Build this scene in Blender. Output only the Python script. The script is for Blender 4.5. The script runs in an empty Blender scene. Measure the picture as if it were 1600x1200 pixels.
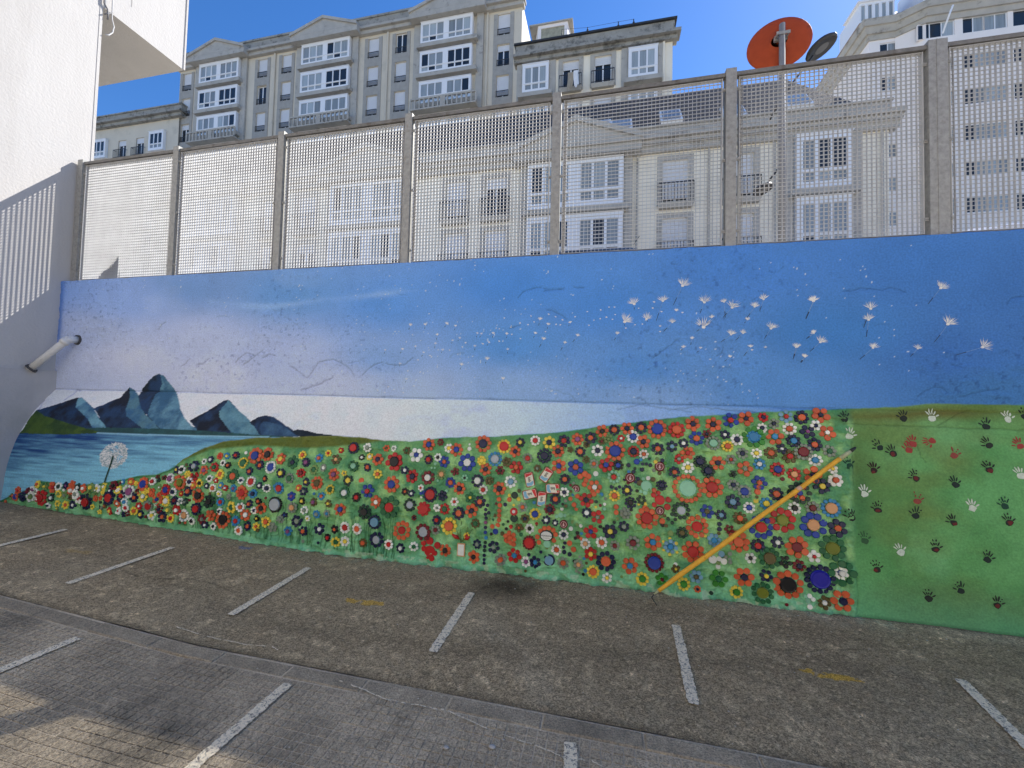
import bpy, math, random
import numpy as np
from mathutils import Vector, Matrix, Euler
R_=math.radians
random.seed(7)
sc=bpy.context.scene
COL=sc.collection
# ---------------------------------------------------------------- camera, sky, sun, exposure
F_PX,YAW,PITCH,ROLL,EYE=650.0,12.9,2.1,1.4,1.6
def _cam():
    y,p,r=map(R_,(YAW,PITCH,ROLL))
    f=np.array([-math.sin(y)*math.cos(p),math.cos(y)*math.cos(p),math.sin(p)])
    rt=np.array([math.cos(y),math.sin(y),0.]); up=np.cross(rt,f)
    return f, rt*math.cos(r)+up*math.sin(r), -rt*math.sin(r)+up*math.cos(r)
CF,CR,CU=_cam()
cd=bpy.data.cameras.new('camera'); cam=bpy.data.objects.new('camera',cd); COL.objects.link(cam)
cd.sensor_width=36; cd.lens=36*F_PX/1600; cd.clip_start=.05; cd.clip_end=3000
M=Matrix(((CR[0],CU[0],-CF[0],0),(CR[1],CU[1],-CF[1],0),(CR[2],CU[2],-CF[2],EYE),(0,0,0,1)))
cam.matrix_world=M; sc.camera=cam
SUN_EL,SUN_AZ=44.0,39.3
w=bpy.data.worlds.new('World'); sc.world=w; w.use_nodes=True
nt=w.node_tree; nt.nodes.clear()
sky=nt.nodes.new('ShaderNodeTexSky'); sky.sky_type='NISHITA'; sky.sun_disc=False
sky.sun_elevation=R_(SUN_EL); sky.sun_rotation=R_(SUN_AZ); sky.air_density=1.0; sky.dust_density=.22; sky.ozone_density=3.6; sky.altitude=800
bg=nt.nodes.new('ShaderNodeBackground'); bg.inputs[1].default_value=.10
wo=nt.nodes.new('ShaderNodeOutputWorld'); hs_=nt.nodes.new('ShaderNodeHueSaturation'); hs_.inputs['Saturation'].default_value=1.25; hs_.inputs['Hue'].default_value=.507; hs_.inputs['Value'].default_value=.92
nt.links.new(sky.outputs[0],hs_.inputs['Color']); nt.links.new(hs_.outputs[0],bg.inputs[0]); nt.links.new(bg.outputs[0],wo.inputs[0])
sd=bpy.data.lights.new('sun','SUN'); sd.energy=3.65; sd.angle=R_(.53); sd.color=(1,.95,.87)
so=bpy.data.objects.new('sun',sd); COL.objects.link(so)
S=Vector((math.sin(R_(SUN_AZ))*math.cos(R_(SUN_EL)),math.cos(R_(SUN_AZ))*math.cos(R_(SUN_EL)),math.sin(R_(SUN_EL))))
so.rotation_euler=S.to_track_quat('Z','Y').to_euler(); so.location=(20,20,30)
sc.view_settings.view_transform='Standard'; sc.view_settings.look='None'
sc.view_settings.exposure=1.25; sc.view_settings.gamma=1; sc.view_settings.use_curve_mapping=False
# ---------------------------------------------------------------- helpers
def ray(x,y): return CF+CR*((x-800)/F_PX)+CU*((600-y)/F_PX)
def onY(x,y,Y):
    r=ray(x,y); t=Y/r[1]; return Vector((r[0]*t,Y,EYE+r[2]*t))
def onX(x,y,X):
    r=ray(x,y); t=X/r[0]; return Vector((X,r[1]*t,EYE+r[2]*t))
def gz(x):
    x=np.asarray(x,float); return np.where(x<-2.5,.05*(-2.5-np.maximum(x,-7.4)),0.)
def onG(x,y):
    z=0.
    r=ray(x,y)
    for i in range(8):
        t=(z-EYE)/r[2]; z=float(gz(r[0]*t))
    return Vector((r[0]*t,r[1]*t,z))
def lin(c,k=1.0):
    o=[]
    for v in c:
        v=v/255.; o.append(min(.92,k*(v/12.92 if v<=.04045 else ((v+.055)/1.055)**2.4)))
    return tuple(o)
def tag(o,label=None,cat=None,group=None,kind=None):
    if label:o['label']=label
    if cat:o['category']=cat
    if group:o['group']=group
    if kind:o['kind']=kind
    return o
def empty(name,loc=(0,0,0),rot=(0,0,0),parent=None):
    o=bpy.data.objects.new(name,None); o.empty_display_size=.1; COL.objects.link(o); o.location=loc; o.rotation_euler=rot
    if parent:o.parent=parent
    return o
class MB:
    def __init__(s): s.v=[]; s.f=[]; s.m=[]
    def quad(s,a,b,c,d,m=0):
        n=len(s.v); s.v+=[a,b,c,d]; s.f.append((n,n+1,n+2,n+3)); s.m.append(m)
    def poly(s,p,m=0):
        n=len(s.v); s.v+=list(p); s.f.append(tuple(range(n,n+len(p)))); s.m.append(m)
    def box(s,x0,x1,y0,y1,z0,z1,m=0):
        n=len(s.v)
        s.v+=[(x0,y0,z0),(x1,y0,z0),(x1,y1,z0),(x0,y1,z0),(x0,y0,z1),(x1,y0,z1),(x1,y1,z1),(x0,y1,z1)]
        for f in ((0,3,2,1),(4,5,6,7),(0,1,5,4),(1,2,6,5),(2,3,7,6),(3,0,4,7)):
            s.f.append(tuple(n+i for i in f)); s.m.append(m)
        return s
    def hexa(s,bot,top,m=0):
        n=len(s.v); s.v+=list(bot)+list(top)
        for f in ((0,3,2,1),(4,5,6,7),(0,1,5,4),(1,2,6,5),(2,3,7,6),(3,0,4,7)):
            s.f.append(tuple(n+i for i in f)); s.m.append(m)
        return s
    def tube(s,pts,r,n=8,m=0,cap=True):
        pts=[Vector(p) for p in pts]
        rr=r if isinstance(r,(list,tuple)) else [r]*len(pts)
        base=len(s.v); prev=None
        for i,p in enumerate(pts):
            d=(pts[min(i+1,len(pts)-1)]-pts[max(i-1,0)]).normalized()
            if prev is None:
                a=Vector((0,0,1)) if abs(d.z)<.9 else Vector((1,0,0)); u=d.cross(a).normalized()
            else: u=(prev-d*prev.dot(d)).normalized()
            prev=u; v=d.cross(u)
            for k in range(n):
                t=2*math.pi*k/n; s.v.append(tuple(p+(u*math.cos(t)+v*math.sin(t))*rr[i]))
        for i in range(len(pts)-1):
            for k in range(n):
                a=base+i*n+k; b=base+i*n+(k+1)%n
                s.f.append((a,b,b+n,a+n)); s.m.append(m)
        if cap:
            s.f.append(tuple(base+k for k in range(n))[::-1]); s.m.append(m)
            s.f.append(tuple(base+(len(pts)-1)*n+k for k in range(n))); s.m.append(m)
        return s
    def holes(s,x0,x1,z0,z1,Y,rev,hs,m=0,mr=None):
        """front sheet facing -Y with rectangular openings and their reveals"""
        xs=sorted(set([x0,x1]+[a for h in hs for a in h[:2]])); zs=sorted(set([z0,z1]+[a for h in hs for a in h[2:4]]))
        xs=[x for x in xs if x0<=x<=x1]; zs=[z for z in zs if z0<=z<=z1]
        for i in range(len(xs)-1):
            for j in range(len(zs)-1):
                cx=(xs[i]+xs[i+1])/2; cz=(zs[j]+zs[j+1])/2
                if any(h[0]<cx<h[1] and h[2]<cz<h[3] for h in hs): continue
                s.quad((xs[i],Y,zs[j]),(xs[i+1],Y,zs[j]),(xs[i+1],Y,zs[j+1]),(xs[i],Y,zs[j+1]),m)
        mr=m if mr is None else mr
        for a,b,c,d in [h[:4] for h in hs]:
            s.quad((a,Y,c),(a,Y,d),(a,Y+rev,d),(a,Y+rev,c),mr); s.quad((b,Y,d),(b,Y,c),(b,Y+rev,c),(b,Y+rev,d),mr)
            s.quad((a,Y,d),(b,Y,d),(b,Y+rev,d),(a,Y+rev,d),mr); s.quad((b,Y,c),(a,Y,c),(a,Y+rev,c),(b,Y+rev,c),mr)
        return s
    def build(s,name,mats,parent=None,smooth=False,loc=None):
        me=bpy.data.meshes.new(name); me.from_pydata(s.v,[],s.f)
        if not isinstance(mats,(list,tuple)): mats=[mats]
        for m in mats: me.materials.append(m)
        if len(mats)>1: me.polygons.foreach_set('material_index',s.m)
        if smooth: me.polygons.foreach_set('use_smooth',[True]*len(s.f))
        me.update()
        o=bpy.data.objects.new(name,me); COL.objects.link(o)
        if parent:o.parent=parent
        if loc is not None:o.location=loc
        return o
# ---- numpy value noise
def vnoise(x,y,seed=0):
    xi=np.floor(x).astype(np.int64); yi=np.floor(y).astype(np.int64); fx=x-xi; fy=y-yi
    fx=fx*fx*fx*(fx*(fx*6-15)+10); fy=fy*fy*fy*(fy*(fy*6-15)+10)
    def h(a,b):
        n=(a*374761393+b*668265263+seed*1442695041)&0xffffffff
        n=((n^(n>>13))*1274126177)&0xffffffff; n=(n^(n>>16))
        return (n&0xffff)/65535.
    a=h(xi,yi);b=h(xi+1,yi);c=h(xi,yi+1);d=h(xi+1,yi+1)
    return (a*(1-fx)+b*fx)*(1-fy)+(c*(1-fx)+d*fx)*fy
def fbm(x,y,s=1.,o=4,seed=0,gain=.5):
    r=0;a=1;t=0
    for i in range(o):
        r=r+a*vnoise(x*s,y*s,seed+i*17); t+=a; a*=gain; s*=2.03
    return r/t
def ridge(x,y,s,o=3,seed=0):
    r=0;a=1;t=0
    for i in range(o):
        r=r+a*(1-np.abs(2*vnoise(x*s,y*s,seed+i*31)-1)); t+=a;a*=.5;s*=2.1
    return r/t
# ---- materials
def mat(name,col,rough=.7,metal=0,noise=0.,nscale=8.,bump=0.,bscale=60.,rand=0.,spec=.5,dirt=None,dscale=2.,dthr=.55,stretch=None,world=False,speck=0.):
    m=bpy.data.materials.new(name); m.use_nodes=True; n=m.node_tree.nodes; l=m.node_tree.links
    b=n['Principled BSDF']; b.inputs['Roughness'].default_value=rough; b.inputs['Metallic'].default_value=metal
    b.inputs['Specular IOR Level'].default_value=spec
    c=(*col,1); b.inputs['Base Color'].default_value=c
    tc=n.new('ShaderNodeTexCoord'); last=None
    if world: tc=n.new('ShaderNodeNewGeometry'); tc.outputs['Position'].name
    OC=tc.outputs['Position'] if world else tc.outputs['Object']
    if stretch:
        mp=n.new('ShaderNodeMapping'); mp.inputs['Scale'].default_value=stretch; l.new(OC,mp.inputs[0]); vec=mp.outputs[0]
    else: vec=OC
    rgb=n.new('ShaderNodeRGB'); rgb.outputs[0].default_value=c; last=rgb.outputs[0]
    if noise:
        t=n.new('ShaderNodeTexNoise'); t.inputs['Scale'].default_value=nscale; t.inputs['Detail'].default_value=6; t.inputs['Roughness'].default_value=.65
        l.new(vec,t.inputs['Vector'])
        mr=n.new('ShaderNodeMapRange'); mr.inputs[1].default_value=.25; mr.inputs[2].default_value=.75; mr.inputs[3].default_value=1-noise; mr.inputs[4].default_value=1+noise
        l.new(t.outputs[0],mr.inputs[0])
        mx=n.new('ShaderNodeVectorMath'); mx.operation='SCALE'; l.new(last,mx.inputs[0]); l.new(mr.outputs[0],mx.inputs['Scale']); last=mx.outputs[0]
    if dirt:
        t=n.new('ShaderNodeTexNoise'); t.inputs['Scale'].default_value=dscale; t.inputs['Detail'].default_value=8; t.inputs['Roughness'].default_value=.7
        l.new(vec,t.inputs['Vector'])
        mr=n.new('ShaderNodeMapRange'); mr.inputs[1].default_value=dthr; mr.inputs[2].default_value=dthr+.15
        l.new(t.outputs[0],mr.inputs[0])
        mx=n.new('ShaderNodeMix'); mx.data_type='RGBA'; l.new(mr.outputs[0],mx.inputs['Factor']); l.new(last,mx.inputs['A']); mx.inputs['B'].default_value=(*dirt,1); last=mx.outputs['Result']
    if speck:
        t=n.new('ShaderNodeTexVoronoi'); t.inputs['Scale'].default_value=170; l.new(vec,t.inputs['Vector']); sp=n.new('ShaderNodeSeparateColor'); l.new(t.outputs['Color'],sp.inputs[0])
        mr=n.new('ShaderNodeMapRange'); mr.inputs[3].default_value=1-speck; mr.inputs[4].default_value=1+speck; l.new(sp.outputs[0],mr.inputs[0])
        mx=n.new('ShaderNodeVectorMath'); mx.operation='SCALE'; l.new(last,mx.inputs[0]); l.new(mr.outputs[0],mx.inputs['Scale']); last=mx.outputs[0]
    if rand:
        oi=n.new('ShaderNodeObjectInfo'); mr=n.new('ShaderNodeMapRange'); mr.inputs[3].default_value=1-rand; mr.inputs[4].default_value=1+rand
        l.new(oi.outputs['Random'],mr.inputs[0]); mx=n.new('ShaderNodeVectorMath'); mx.operation='SCALE'; l.new(last,mx.inputs[0]); l.new(mr.outputs[0],mx.inputs['Scale']); last=mx.outputs[0]
    l.new(last,b.inputs['Base Color'])
    if bump:
        t=n.new('ShaderNodeTexNoise'); t.inputs['Scale'].default_value=bscale; t.inputs['Detail'].default_value=5; l.new(OC,t.inputs['Vector'])
        bp=n.new('ShaderNodeBump'); bp.inputs['Strength'].default_value=bump; bp.inputs['Distance'].default_value=.01; l.new(t.outputs[0],bp.inputs['Height']); l.new(bp.outputs[0],b.inputs['Normal'])
    return m
def attr_mat(name,rough=.8,speck=.1,sscale=180.,bump=.4,bscale=120.,bdist=.004,spec=.3,vor=False):
    m=bpy.data.materials.new(name); m.use_nodes=True; n=m.node_tree.nodes; l=m.node_tree.links; b=n['Principled BSDF']
    b.inputs['Roughness'].default_value=rough; b.inputs['Specular IOR Level'].default_value=spec
    a=n.new('ShaderNodeAttribute'); a.attribute_name='paint'; tc=n.new('ShaderNodeTexCoord')
    t=n.new('ShaderNodeTexNoise'); t.inputs['Scale'].default_value=sscale; t.inputs['Detail'].default_value=3; l.new(tc.outputs['Object'],t.inputs['Vector'])
    mr=n.new('ShaderNodeMapRange'); mr.inputs[1].default_value=.3; mr.inputs[2].default_value=.7; mr.inputs[3].default_value=1-speck; mr.inputs[4].default_value=1+speck; l.new(t.outputs[0],mr.inputs[0])
    mx=n.new('ShaderNodeVectorMath'); mx.operation='SCALE'; l.new(a.outputs['Color'],mx.inputs[0]); l.new(mr.outputs[0],mx.inputs['Scale'])
    src=mx.outputs[0]
    hsrc=t
    if vor:
        v=n.new('ShaderNodeTexVoronoi'); v.inputs['Scale'].default_value=vor; l.new(tc.outputs['Object'],v.inputs['Vector'])
        m2=n.new('ShaderNodeMapRange'); m2.inputs[1].default_value=.0; m2.inputs[2].default_value=1.; m2.inputs[3].default_value=.55; m2.inputs[4].default_value=1.55
        sep=n.new('ShaderNodeSeparateColor'); l.new(v.outputs['Color'],sep.inputs[0]); l.new(sep.outputs[0],m2.inputs[0])
        m3=n.new('ShaderNodeVectorMath'); m3.operation='SCALE'; l.new(src,m3.inputs[0]); l.new(m2.outputs[0],m3.inputs['Scale']); src=m3.outputs[0]
    l.new(src,b.inputs['Base Color'])
    t2=n.new('ShaderNodeTexNoise'); t2.inputs['Scale'].default_value=bscale; t2.inputs['Detail'].default_value=6; t2.inputs['Roughness'].default_value=.65; l.new(tc.outputs['Object'],t2.inputs['Vector'])
    bp=n.new('ShaderNodeBump'); bp.inputs['Strength'].default_value=bump; bp.inputs['Distance'].default_value=bdist
    l.new(t2.outputs[0],bp.inputs['Height']); l.new(bp.outputs[0],b.inputs['Normal'])
    return m
def grid_mesh(name,P,C,material,parent=None,smooth=True):
    """P (nr,nc,3) points, C (nr,nc,3) linear paint colour"""
    nr,nc=P.shape[:2]; me=bpy.data.meshes.new(name)
    idx=np.arange(nr*nc).reshape(nr,nc); q=np.stack([idx[:-1,:-1],idx[:-1,1:],idx[1:,1:],idx[1:,:-1]],-1).reshape(-1,4)
    nf=len(q)
    me.vertices.add(nr*nc); me.vertices.foreach_set('co',P.reshape(-1).astype(np.float32))
    me.loops.add(nf*4); me.loops.foreach_set('vertex_index',q.reshape(-1).astype(np.int32))
    me.polygons.add(nf); me.polygons.foreach_set('loop_start',np.arange(0,nf*4,4,dtype=np.int32)); me.polygons.foreach_set('loop_total',np.full(nf,4,dtype=np.int32))
    me.update(calc_edges=True)
    at=me.color_attributes.new('paint','FLOAT_COLOR','POINT')
    ca=np.ones((nr*nc,4),np.float32); ca[:,:3]=C.reshape(-1,3); at.data.foreach_set('color',ca.reshape(-1))
    if smooth: me.polygons.foreach_set('use_smooth',np.ones(nf,bool))
    me.materials.append(material); me.validate()
    o=bpy.data.objects.new(name,me); COL.objects.link(o)
    if parent:o.parent=parent
    return o
def inpoly(px,py,poly):
    c=np.zeros(px.shape,bool); n=len(poly); j=n-1
    x0=min(p[0] for p in poly);x1=max(p[0] for p in poly);y0=min(p[1] for p in poly);y1=max(p[1] for p in poly)
    s=(px>=x0)&(px<=x1)&(py>=y0)&(py<=y1)
    X=px[s];Y=py[s];cc=np.zeros(X.shape,bool)
    for i in range(n):
        xi,yi=poly[i];xj,yj=poly[j]
        if yi!=yj: cc^=((yi>Y)!=(yj>Y))&(X<(xj-xi)*(Y-yi)/(yj-yi)+xi)
        j=i
    c[s]=cc
    return c
def segdist(px,py,pts):
    d=np.full(px.shape,1e9)
    for (x0,y0),(x1,y1) in zip(pts[:-1],pts[1:]):
        L=(x1-x0)**2+(y1-y0)**2+1e-9; t=np.clip(((px-x0)*(x1-x0)+(py-y0)*(y1-y0))/L,0,1)
        d=np.minimum(d,np.hypot(px-x0-t*(x1-x0),py-y0-t*(y1-y0)))
    return d
# ---------------------------------------------------------------- setting: ground
KP=1.0
m_tarmac=attr_mat('asphalt aggregate',rough=.9,speck=.45,sscale=260,bump=.9,bscale=220,bdist=.004,spec=.25,vor=150.)
m_street=mat('street paving',(.36,.33,.28),.9,noise=.2,nscale=3,bump=.4,bscale=80)
m_far=mat('far ground',(.46,.42,.36),.95,noise=.25,nscale=.4,bump=.4,bscale=30)
m_mortar=mat('mortar bed',(.56,.455,.31),.95,noise=.3,nscale=5,bump=.7,bscale=90,dirt=(.24,.20,.14),dscale=1.1,dthr=.50,speck=.2)
m_tile=mat('worn paving tile',(.40,.322,.215),.9,noise=.5,nscale=1.3,bump=.7,bscale=150,rand=.08,dirt=(.17,.142,.098),dscale=1.1,dthr=.50,world=True,speck=.42)
m_kerb=mat('kerb concrete',(.32,.262,.178),.9,noise=.35,nscale=4,bump=.8,bscale=120,rand=.1,dirt=(.16,.14,.11),dscale=2.5,dthr=.56,world=True,speck=.35)
def white_paint_mat():
    m=mat('road paint',(.86,.74,.53),.8,noise=.15,nscale=40,bump=.6,bscale=160)
    n=m.node_tree.nodes;l=m.node_tree.links; b=n['Principled BSDF']; src=b.inputs['Base Color'].links[0].from_socket
    t=n.new('ShaderNodeTexNoise'); t.inputs['Scale'].default_value=75; t.inputs['Detail'].default_value=5; t.inputs['Roughness'].default_value=.75
    tc=n.new('ShaderNodeTexCoord'); l.new(tc.outputs['Object'],t.inputs['Vector'])
    mr=n.new('ShaderNodeMapRange'); mr.inputs[1].default_value=.51; mr.inputs[2].default_value=.60; l.new(t.outputs[0],mr.inputs[0])
    mx=n.new('ShaderNodeMix'); mx.data_type='RGBA'; l.new(mr.outputs[0],mx.inputs['Factor']); l.new(src,mx.inputs['A']); mx.inputs['B'].default_value=(.14,.13,.12,1); l.new(mx.outputs['Result'],b.inputs['Base Color'])
    return m
m_line=white_paint_mat()
# far ground, one sheet to the horizon (lower yard level)
g=MB(); xs=[-900,-60,-7.4,-2.5,0,60,900]; zz=lambda x: float(gz(x))-.05
for a,b in zip(xs[:-1],xs[1:]): g.quad((a,-900,zz(a)),(b,-900,zz(b)),(b,4.2,zz(b)),(a,4.2,zz(a)))
tag(g.build('ground',m_far),'pale worn concrete yard stretching behind the car park',kind='structure')
# asphalt strip with stains and faded marks
nx,ny=1100,190
xg=np.concatenate([[-40,-7.45],np.linspace(-7.3,3.6,nx),[6,12,40]]); yg=np.linspace(2.185,3.95,ny)
X,Yg=np.meshgrid(xg,yg)
def project(X,Y,Z):
    v=np.stack([X,Y,Z-EYE],-1); d=v@CF; d=np.where(d<.05,.05,d)
    return 800+F_PX*(v@CR)/d, 600-F_PX*(v@CU)/d
Z=gz(X)
pu,pv=project(X,Yg,Z)
base=np.array(lin((124,109,84)))*1.52
t=fbm(X,Yg,1.3,5,3); t2=fbm(X*1,Yg*2.5,3.,4,9); t3=fbm(X,Yg,12,3,21)
C=base*(0.78+.3*t+.2*t2)[...,None]
C*=(1+.5*np.clip((t3-.62)*5,0,1))[...,None]
fine=fbm(X,Yg,60,3,23); C*=(1+.9*np.clip((fine-.68)*6,0,1)-.45*np.clip((.34-fine)*6,0,1))[...,None]
for cp in ([(560,905),(600,930),(625,960),(690,985)],[(1180,1010),(1260,1020),(1330,1012),(1420,1030)],[(150,880),(230,905),(300,903),(380,930)],[(980,960),(960,1010),(990,1060),(975,1110)]):
    cd_=segdist(pu+9*(fbm(X,Yg,6,4,24)-.5),pv+9*(fbm(X,Yg,7,4,25)-.5),cp); C*=(1-.5*np.exp(-(cd_/.75)**2)*(fbm(X,Yg,4,2,26)>.42))[...,None]
sc2=(np.exp(-((Yg-2.75-.25*np.sin(X*.9))/.10)**2)+.8*np.exp(-((Yg-3.25-.2*np.sin(X*.8+1))/.09)**2))*fbm(X*.5,Yg*6,3,4,27); C*=(1-.30*np.clip(sc2,0,1))[...,None]
wear=np.clip(fbm(X,Yg,.9,5,44)*2.6-1.35,0,1)[...,None]; C=C*(1-wear*.18)+np.array(lin((150,142,120)))*1.3*wear*.18
# oily dark stain, pale smear, pale dust by the wall
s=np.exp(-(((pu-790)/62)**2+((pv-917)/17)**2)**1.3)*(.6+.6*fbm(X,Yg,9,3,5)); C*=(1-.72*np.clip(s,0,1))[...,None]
sm=np.exp(-(segdist(pu,pv,[(740,965),(775,985),(815,1030),(850,1065),(845,1095)])/26)**2)*.8*fbm(X,Yg,5,3,6); C+=sm[...,None]*np.array((.05,.052,.045))
sm=np.exp(-(segdist(pu,pv,[(1395,1045),(1460,1075),(1468,1100),(1440,1135)])/9)**2)*.5*fbm(X,Yg,5,3,7); C+=sm[...,None]*.05
C+=(np.exp(-((Yg-3.72)/.12)**2)*fbm(X,Yg,7,4,8)*np.clip((X+.5)/2,0,1)*.1)[...,None]*np.array((1,1,.9))
C*=(1-.35*np.exp(-((Yg-2.19)/.03)**2))[...,None]
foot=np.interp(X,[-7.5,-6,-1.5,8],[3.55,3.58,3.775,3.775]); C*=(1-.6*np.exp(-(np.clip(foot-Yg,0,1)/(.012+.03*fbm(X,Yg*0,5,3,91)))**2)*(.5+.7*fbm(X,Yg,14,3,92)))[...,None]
grn=np.exp(-np.clip(foot-Yg,0,1)/.09)*(fbm(X,Yg,22,4,93)>.60)*(X>-4.5)*(X<2.1); C=C*(1-.55*grn[...,None])+np.array((.22,.34,.25))*.55*grn[...,None]
def mark(poly,col,k,seed,sc_=26):
    global C
    m=inpoly(pu+3*(fbm(X,Yg,30,2,seed)-.5),pv+3*(fbm(X,Yg,30,2,seed+1)-.5),poly)&(fbm(X,Yg,sc_,3,seed+2)>.36)
    C[m]=C[m]*(1-k)+np.array(col)*k
mark([(539,934),(560,937),(598,940),(601,946),(570,946),(542,940)],(.55,.33,.05),.8,50,14)
mark([(1246,1043),(1268,1044),(1290,1052),(1330,1055),(1352,1066),(1310,1063),(1275,1057),(1255,1052)],(.55,.33,.05),.9,60,14)
mark([(101,857),(120,858),(146,862),(140,866),(105,863)],(.40,.27,.10),.6,70,14)
mark([(375,853),(395,855),(390,859),(372,857)],(.08,.14,.3),.6,80)
cr=segdist(pu,pv,[(1395,1118),(1340,1105),(1260,1085),(1180,1060),(1100,1030)]); C*=(1-.2*np.exp(-(cr/1.6)**2))[...,None]
dz=(fbm(X,Yg,30,3,12)-.5)*.006+(fbm(X,Yg,2,3,13)-.5)*.012
dz[:, X[0]<-7.3]=0
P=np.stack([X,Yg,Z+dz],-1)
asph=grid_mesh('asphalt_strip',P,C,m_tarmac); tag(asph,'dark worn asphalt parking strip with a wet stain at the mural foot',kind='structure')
# painted bay lines, ragged sheets
def bay_line(p0,p1,wd,parent,seed,zo=.007,n=60):
    a=onG(*p0);b=onG(*p1); d=(b-a); L=d.length; d.normalize(); nrm=Vector((-d.y,d.x,0)); rr=random.Random(seed)
    mb=MB(); pv_=None
    for i in range(n+1):
        t=i/n; c=a+d*(L*t); wl=wd/2*(1+rr.uniform(-.16,.1)); wr=wd/2*(1+rr.uniform(-.16,.1))
        if i in(0,n): wl*=.8; wr*=.85
        l_=c+nrm*wl; r_=c-nrm*wr
        l_=(l_.x,l_.y,float(gz(l_.x))+zo); r_=(r_.x,r_.y,float(gz(r_.x))+zo)
        if pv_: mb.quad(pv_[0],pv_[1],r_,l_)
        pv_=(l_,r_)
    return mb.build('bay_line',m_line,parent)
for i,(a,b) in enumerate([((-40,863),(103,828)),((105,913),(270,856)),((360,962),(482,888)),((676,1020),(737,927)),((1084,1102),(1056,978)),((1640,1202),(1500,1063))]):
    bay_line(a,b,.062,asph,i)
# kerb of flush concrete stones
kerb=empty('kerb',(0,0,0)); tag(kerb,'row of flush concrete kerb stones between asphalt and tiles',kind='structure')
joints=[-7.4,-6.9,-6.35,-5.85,-5.3,-4.8,-4.28,-3.75,-3.25,-2.75,-2.25,-1.77,-1.28,-.78,-.285,.2,.7,1.2,1.7,2.2,2.7,3.2,3.7,4.2,4.7]
rk=random.Random(3)
for a,b in zip(joints[:-1],joints[1:]):
    z0=float(gz(a));z1=float(gz(b)); w_=b-a-.008; y0,y1=2.072+rk.uniform(-.003,.003),2.172; h0=rk.uniform(-.001,.005)
    mb=MB(); c=.006
    mb.hexa([(0,y0,-.1),(w_,y0,-.1),(w_,y1,-.1),(0,y1,-.1)],[(0,y0,h0-c),(w_,y0,h0+z1-z0-c),(w_,y1,h0+z1-z0-c),(0,y1,h0-c)])
    mb.hexa([(0,y0,h0-c),(w_,y0,h0+z1-z0-c),(w_,y1,h0+z1-z0-c),(0,y1,h0-c)],[(c,y0+c,h0),(w_-c,y0+c,h0+z1-z0),(w_-c,y1-c,h0+z1-z0),(c,y1-c,h0)])
    mb.build('kerb_stone',m_kerb,kerb,loc=(a,0,z0))
# tiled pavement
pav=MB(); xs=[-7.4,-2.5,9]
for a,b in zip(xs[:-1],xs[1:]): pav.quad((a,-3,float(gz(a))-.0035),(b,-3,float(gz(b))-.0035),(b,2.185,float(gz(b))-.0035),(a,2.185,float(gz(a))-.0035))
pave=pav.build('pavement',m_mortar); tag(pave,'pavement of small gridded concrete tiles worn pale in places',kind='structure')
TS=.2
def tile_mb(mb,ox,oy,oz=0,sl=0,rr=None):
    e=.0026; c=TS/4
    for i in range(4):
        for j in range(4):
            x0=ox+i*c+e;x1=ox+(i+1)*c-e;y0=oy+j*c+e;y1=oy+(j+1)*c-e
            n=len(mb.v); t=.0012
            za=oz-sl*(x0-ox); zb=oz-sl*(x1-ox)
            mb.v+=[(x0,y0,za-.01),(x1,y0,zb-.01),(x1,y1,zb-.01),(x0,y1,za-.01),(x0+t,y0+t,za),(x1-t,y0+t,zb),(x1-t,y1-t,zb),(x0+t,y1-t,za)]
            for f in ((4,5,6,7),(0,1,5,4),(1,2,6,5),(2,3,7,6),(3,0,4,7)): mb.f.append(tuple(n+q for q in f)); mb.m.append(0)
tm=MB(); tile_mb(tm,0,0); t0=tm.build('paving_tile',m_tile,pave); tme=t0.data
first=True; rest=MB(); rt=random.Random(5)
for j in range(13):
    for i in range(46):
        x=-7.05+i*TS; y=2.066-(j+1)*TS; z=float(gz(x)); sl=.05 if x<-2.5 else 0
        if j<6:
            if first: o=t0; first=False
            else:
                o=bpy.data.objects.new('paving_tile',tme); COL.objects.link(o); o.parent=pave
            o.location=(x,y,z+rt.uniform(-.0012,.0006)); o.rotation_euler=(rt.uniform(-.002,.002),sl+rt.uniform(-.002,.002),0)
        else: tile_mb(rest,x,y,z,sl)
tag(rest.build('paving_tiles',m_tile,pave),kind='stuff')
for i,(a,b) in enumerate([((-60,1074),(122,998)),((230,1262),(450,1070)),((893,1262),(891,1162))]): bay_line(a,b,.062,pave,20+i,.007)
def thin_line(name,pts,wd,m,parent,zo=.008):
    mb=MB(); pr=None; rr=random.Random(len(pts))
    P_=[onG(*p) for p in pts]; Q=[]
    for a,b in zip(P_[:-1],P_[1:]):
        for k in range(8): Q.append(a.lerp(b,k/8)+Vector((rr.uniform(-.003,.003),rr.uniform(-.003,.003),0)))
    for i in range(len(Q)-1):
        if rr.random()<.25: continue
        d=(Q[i+1]-Q[i]).normalized(); n_=Vector((-d.y,d.x,0))*wd*rr.uniform(.3,.6); u=Vector((0,0,zo))
        mb.quad(Q[i]+n_+u,Q[i]-n_+u,Q[i+1]-n_+u,Q[i+1]+n_+u)
    return mb.build(name,m,parent)
thin_line('paint_trickle',[(530,1066),(565,1078),(610,1098),(655,1104),(700,1113)],.007,m_line,pave)
thin_line('paint_trickle',[(700,1113),(770,1145),(830,1165),(880,1185),(925,1192),(945,1202)],.005,m_line,pave)
thin_line('paint_trickle',[(275,982),(315,995),(345,1002),(385,1010),(425,1013),(437,1020)],.006,m_line,asph,.012)
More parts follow.
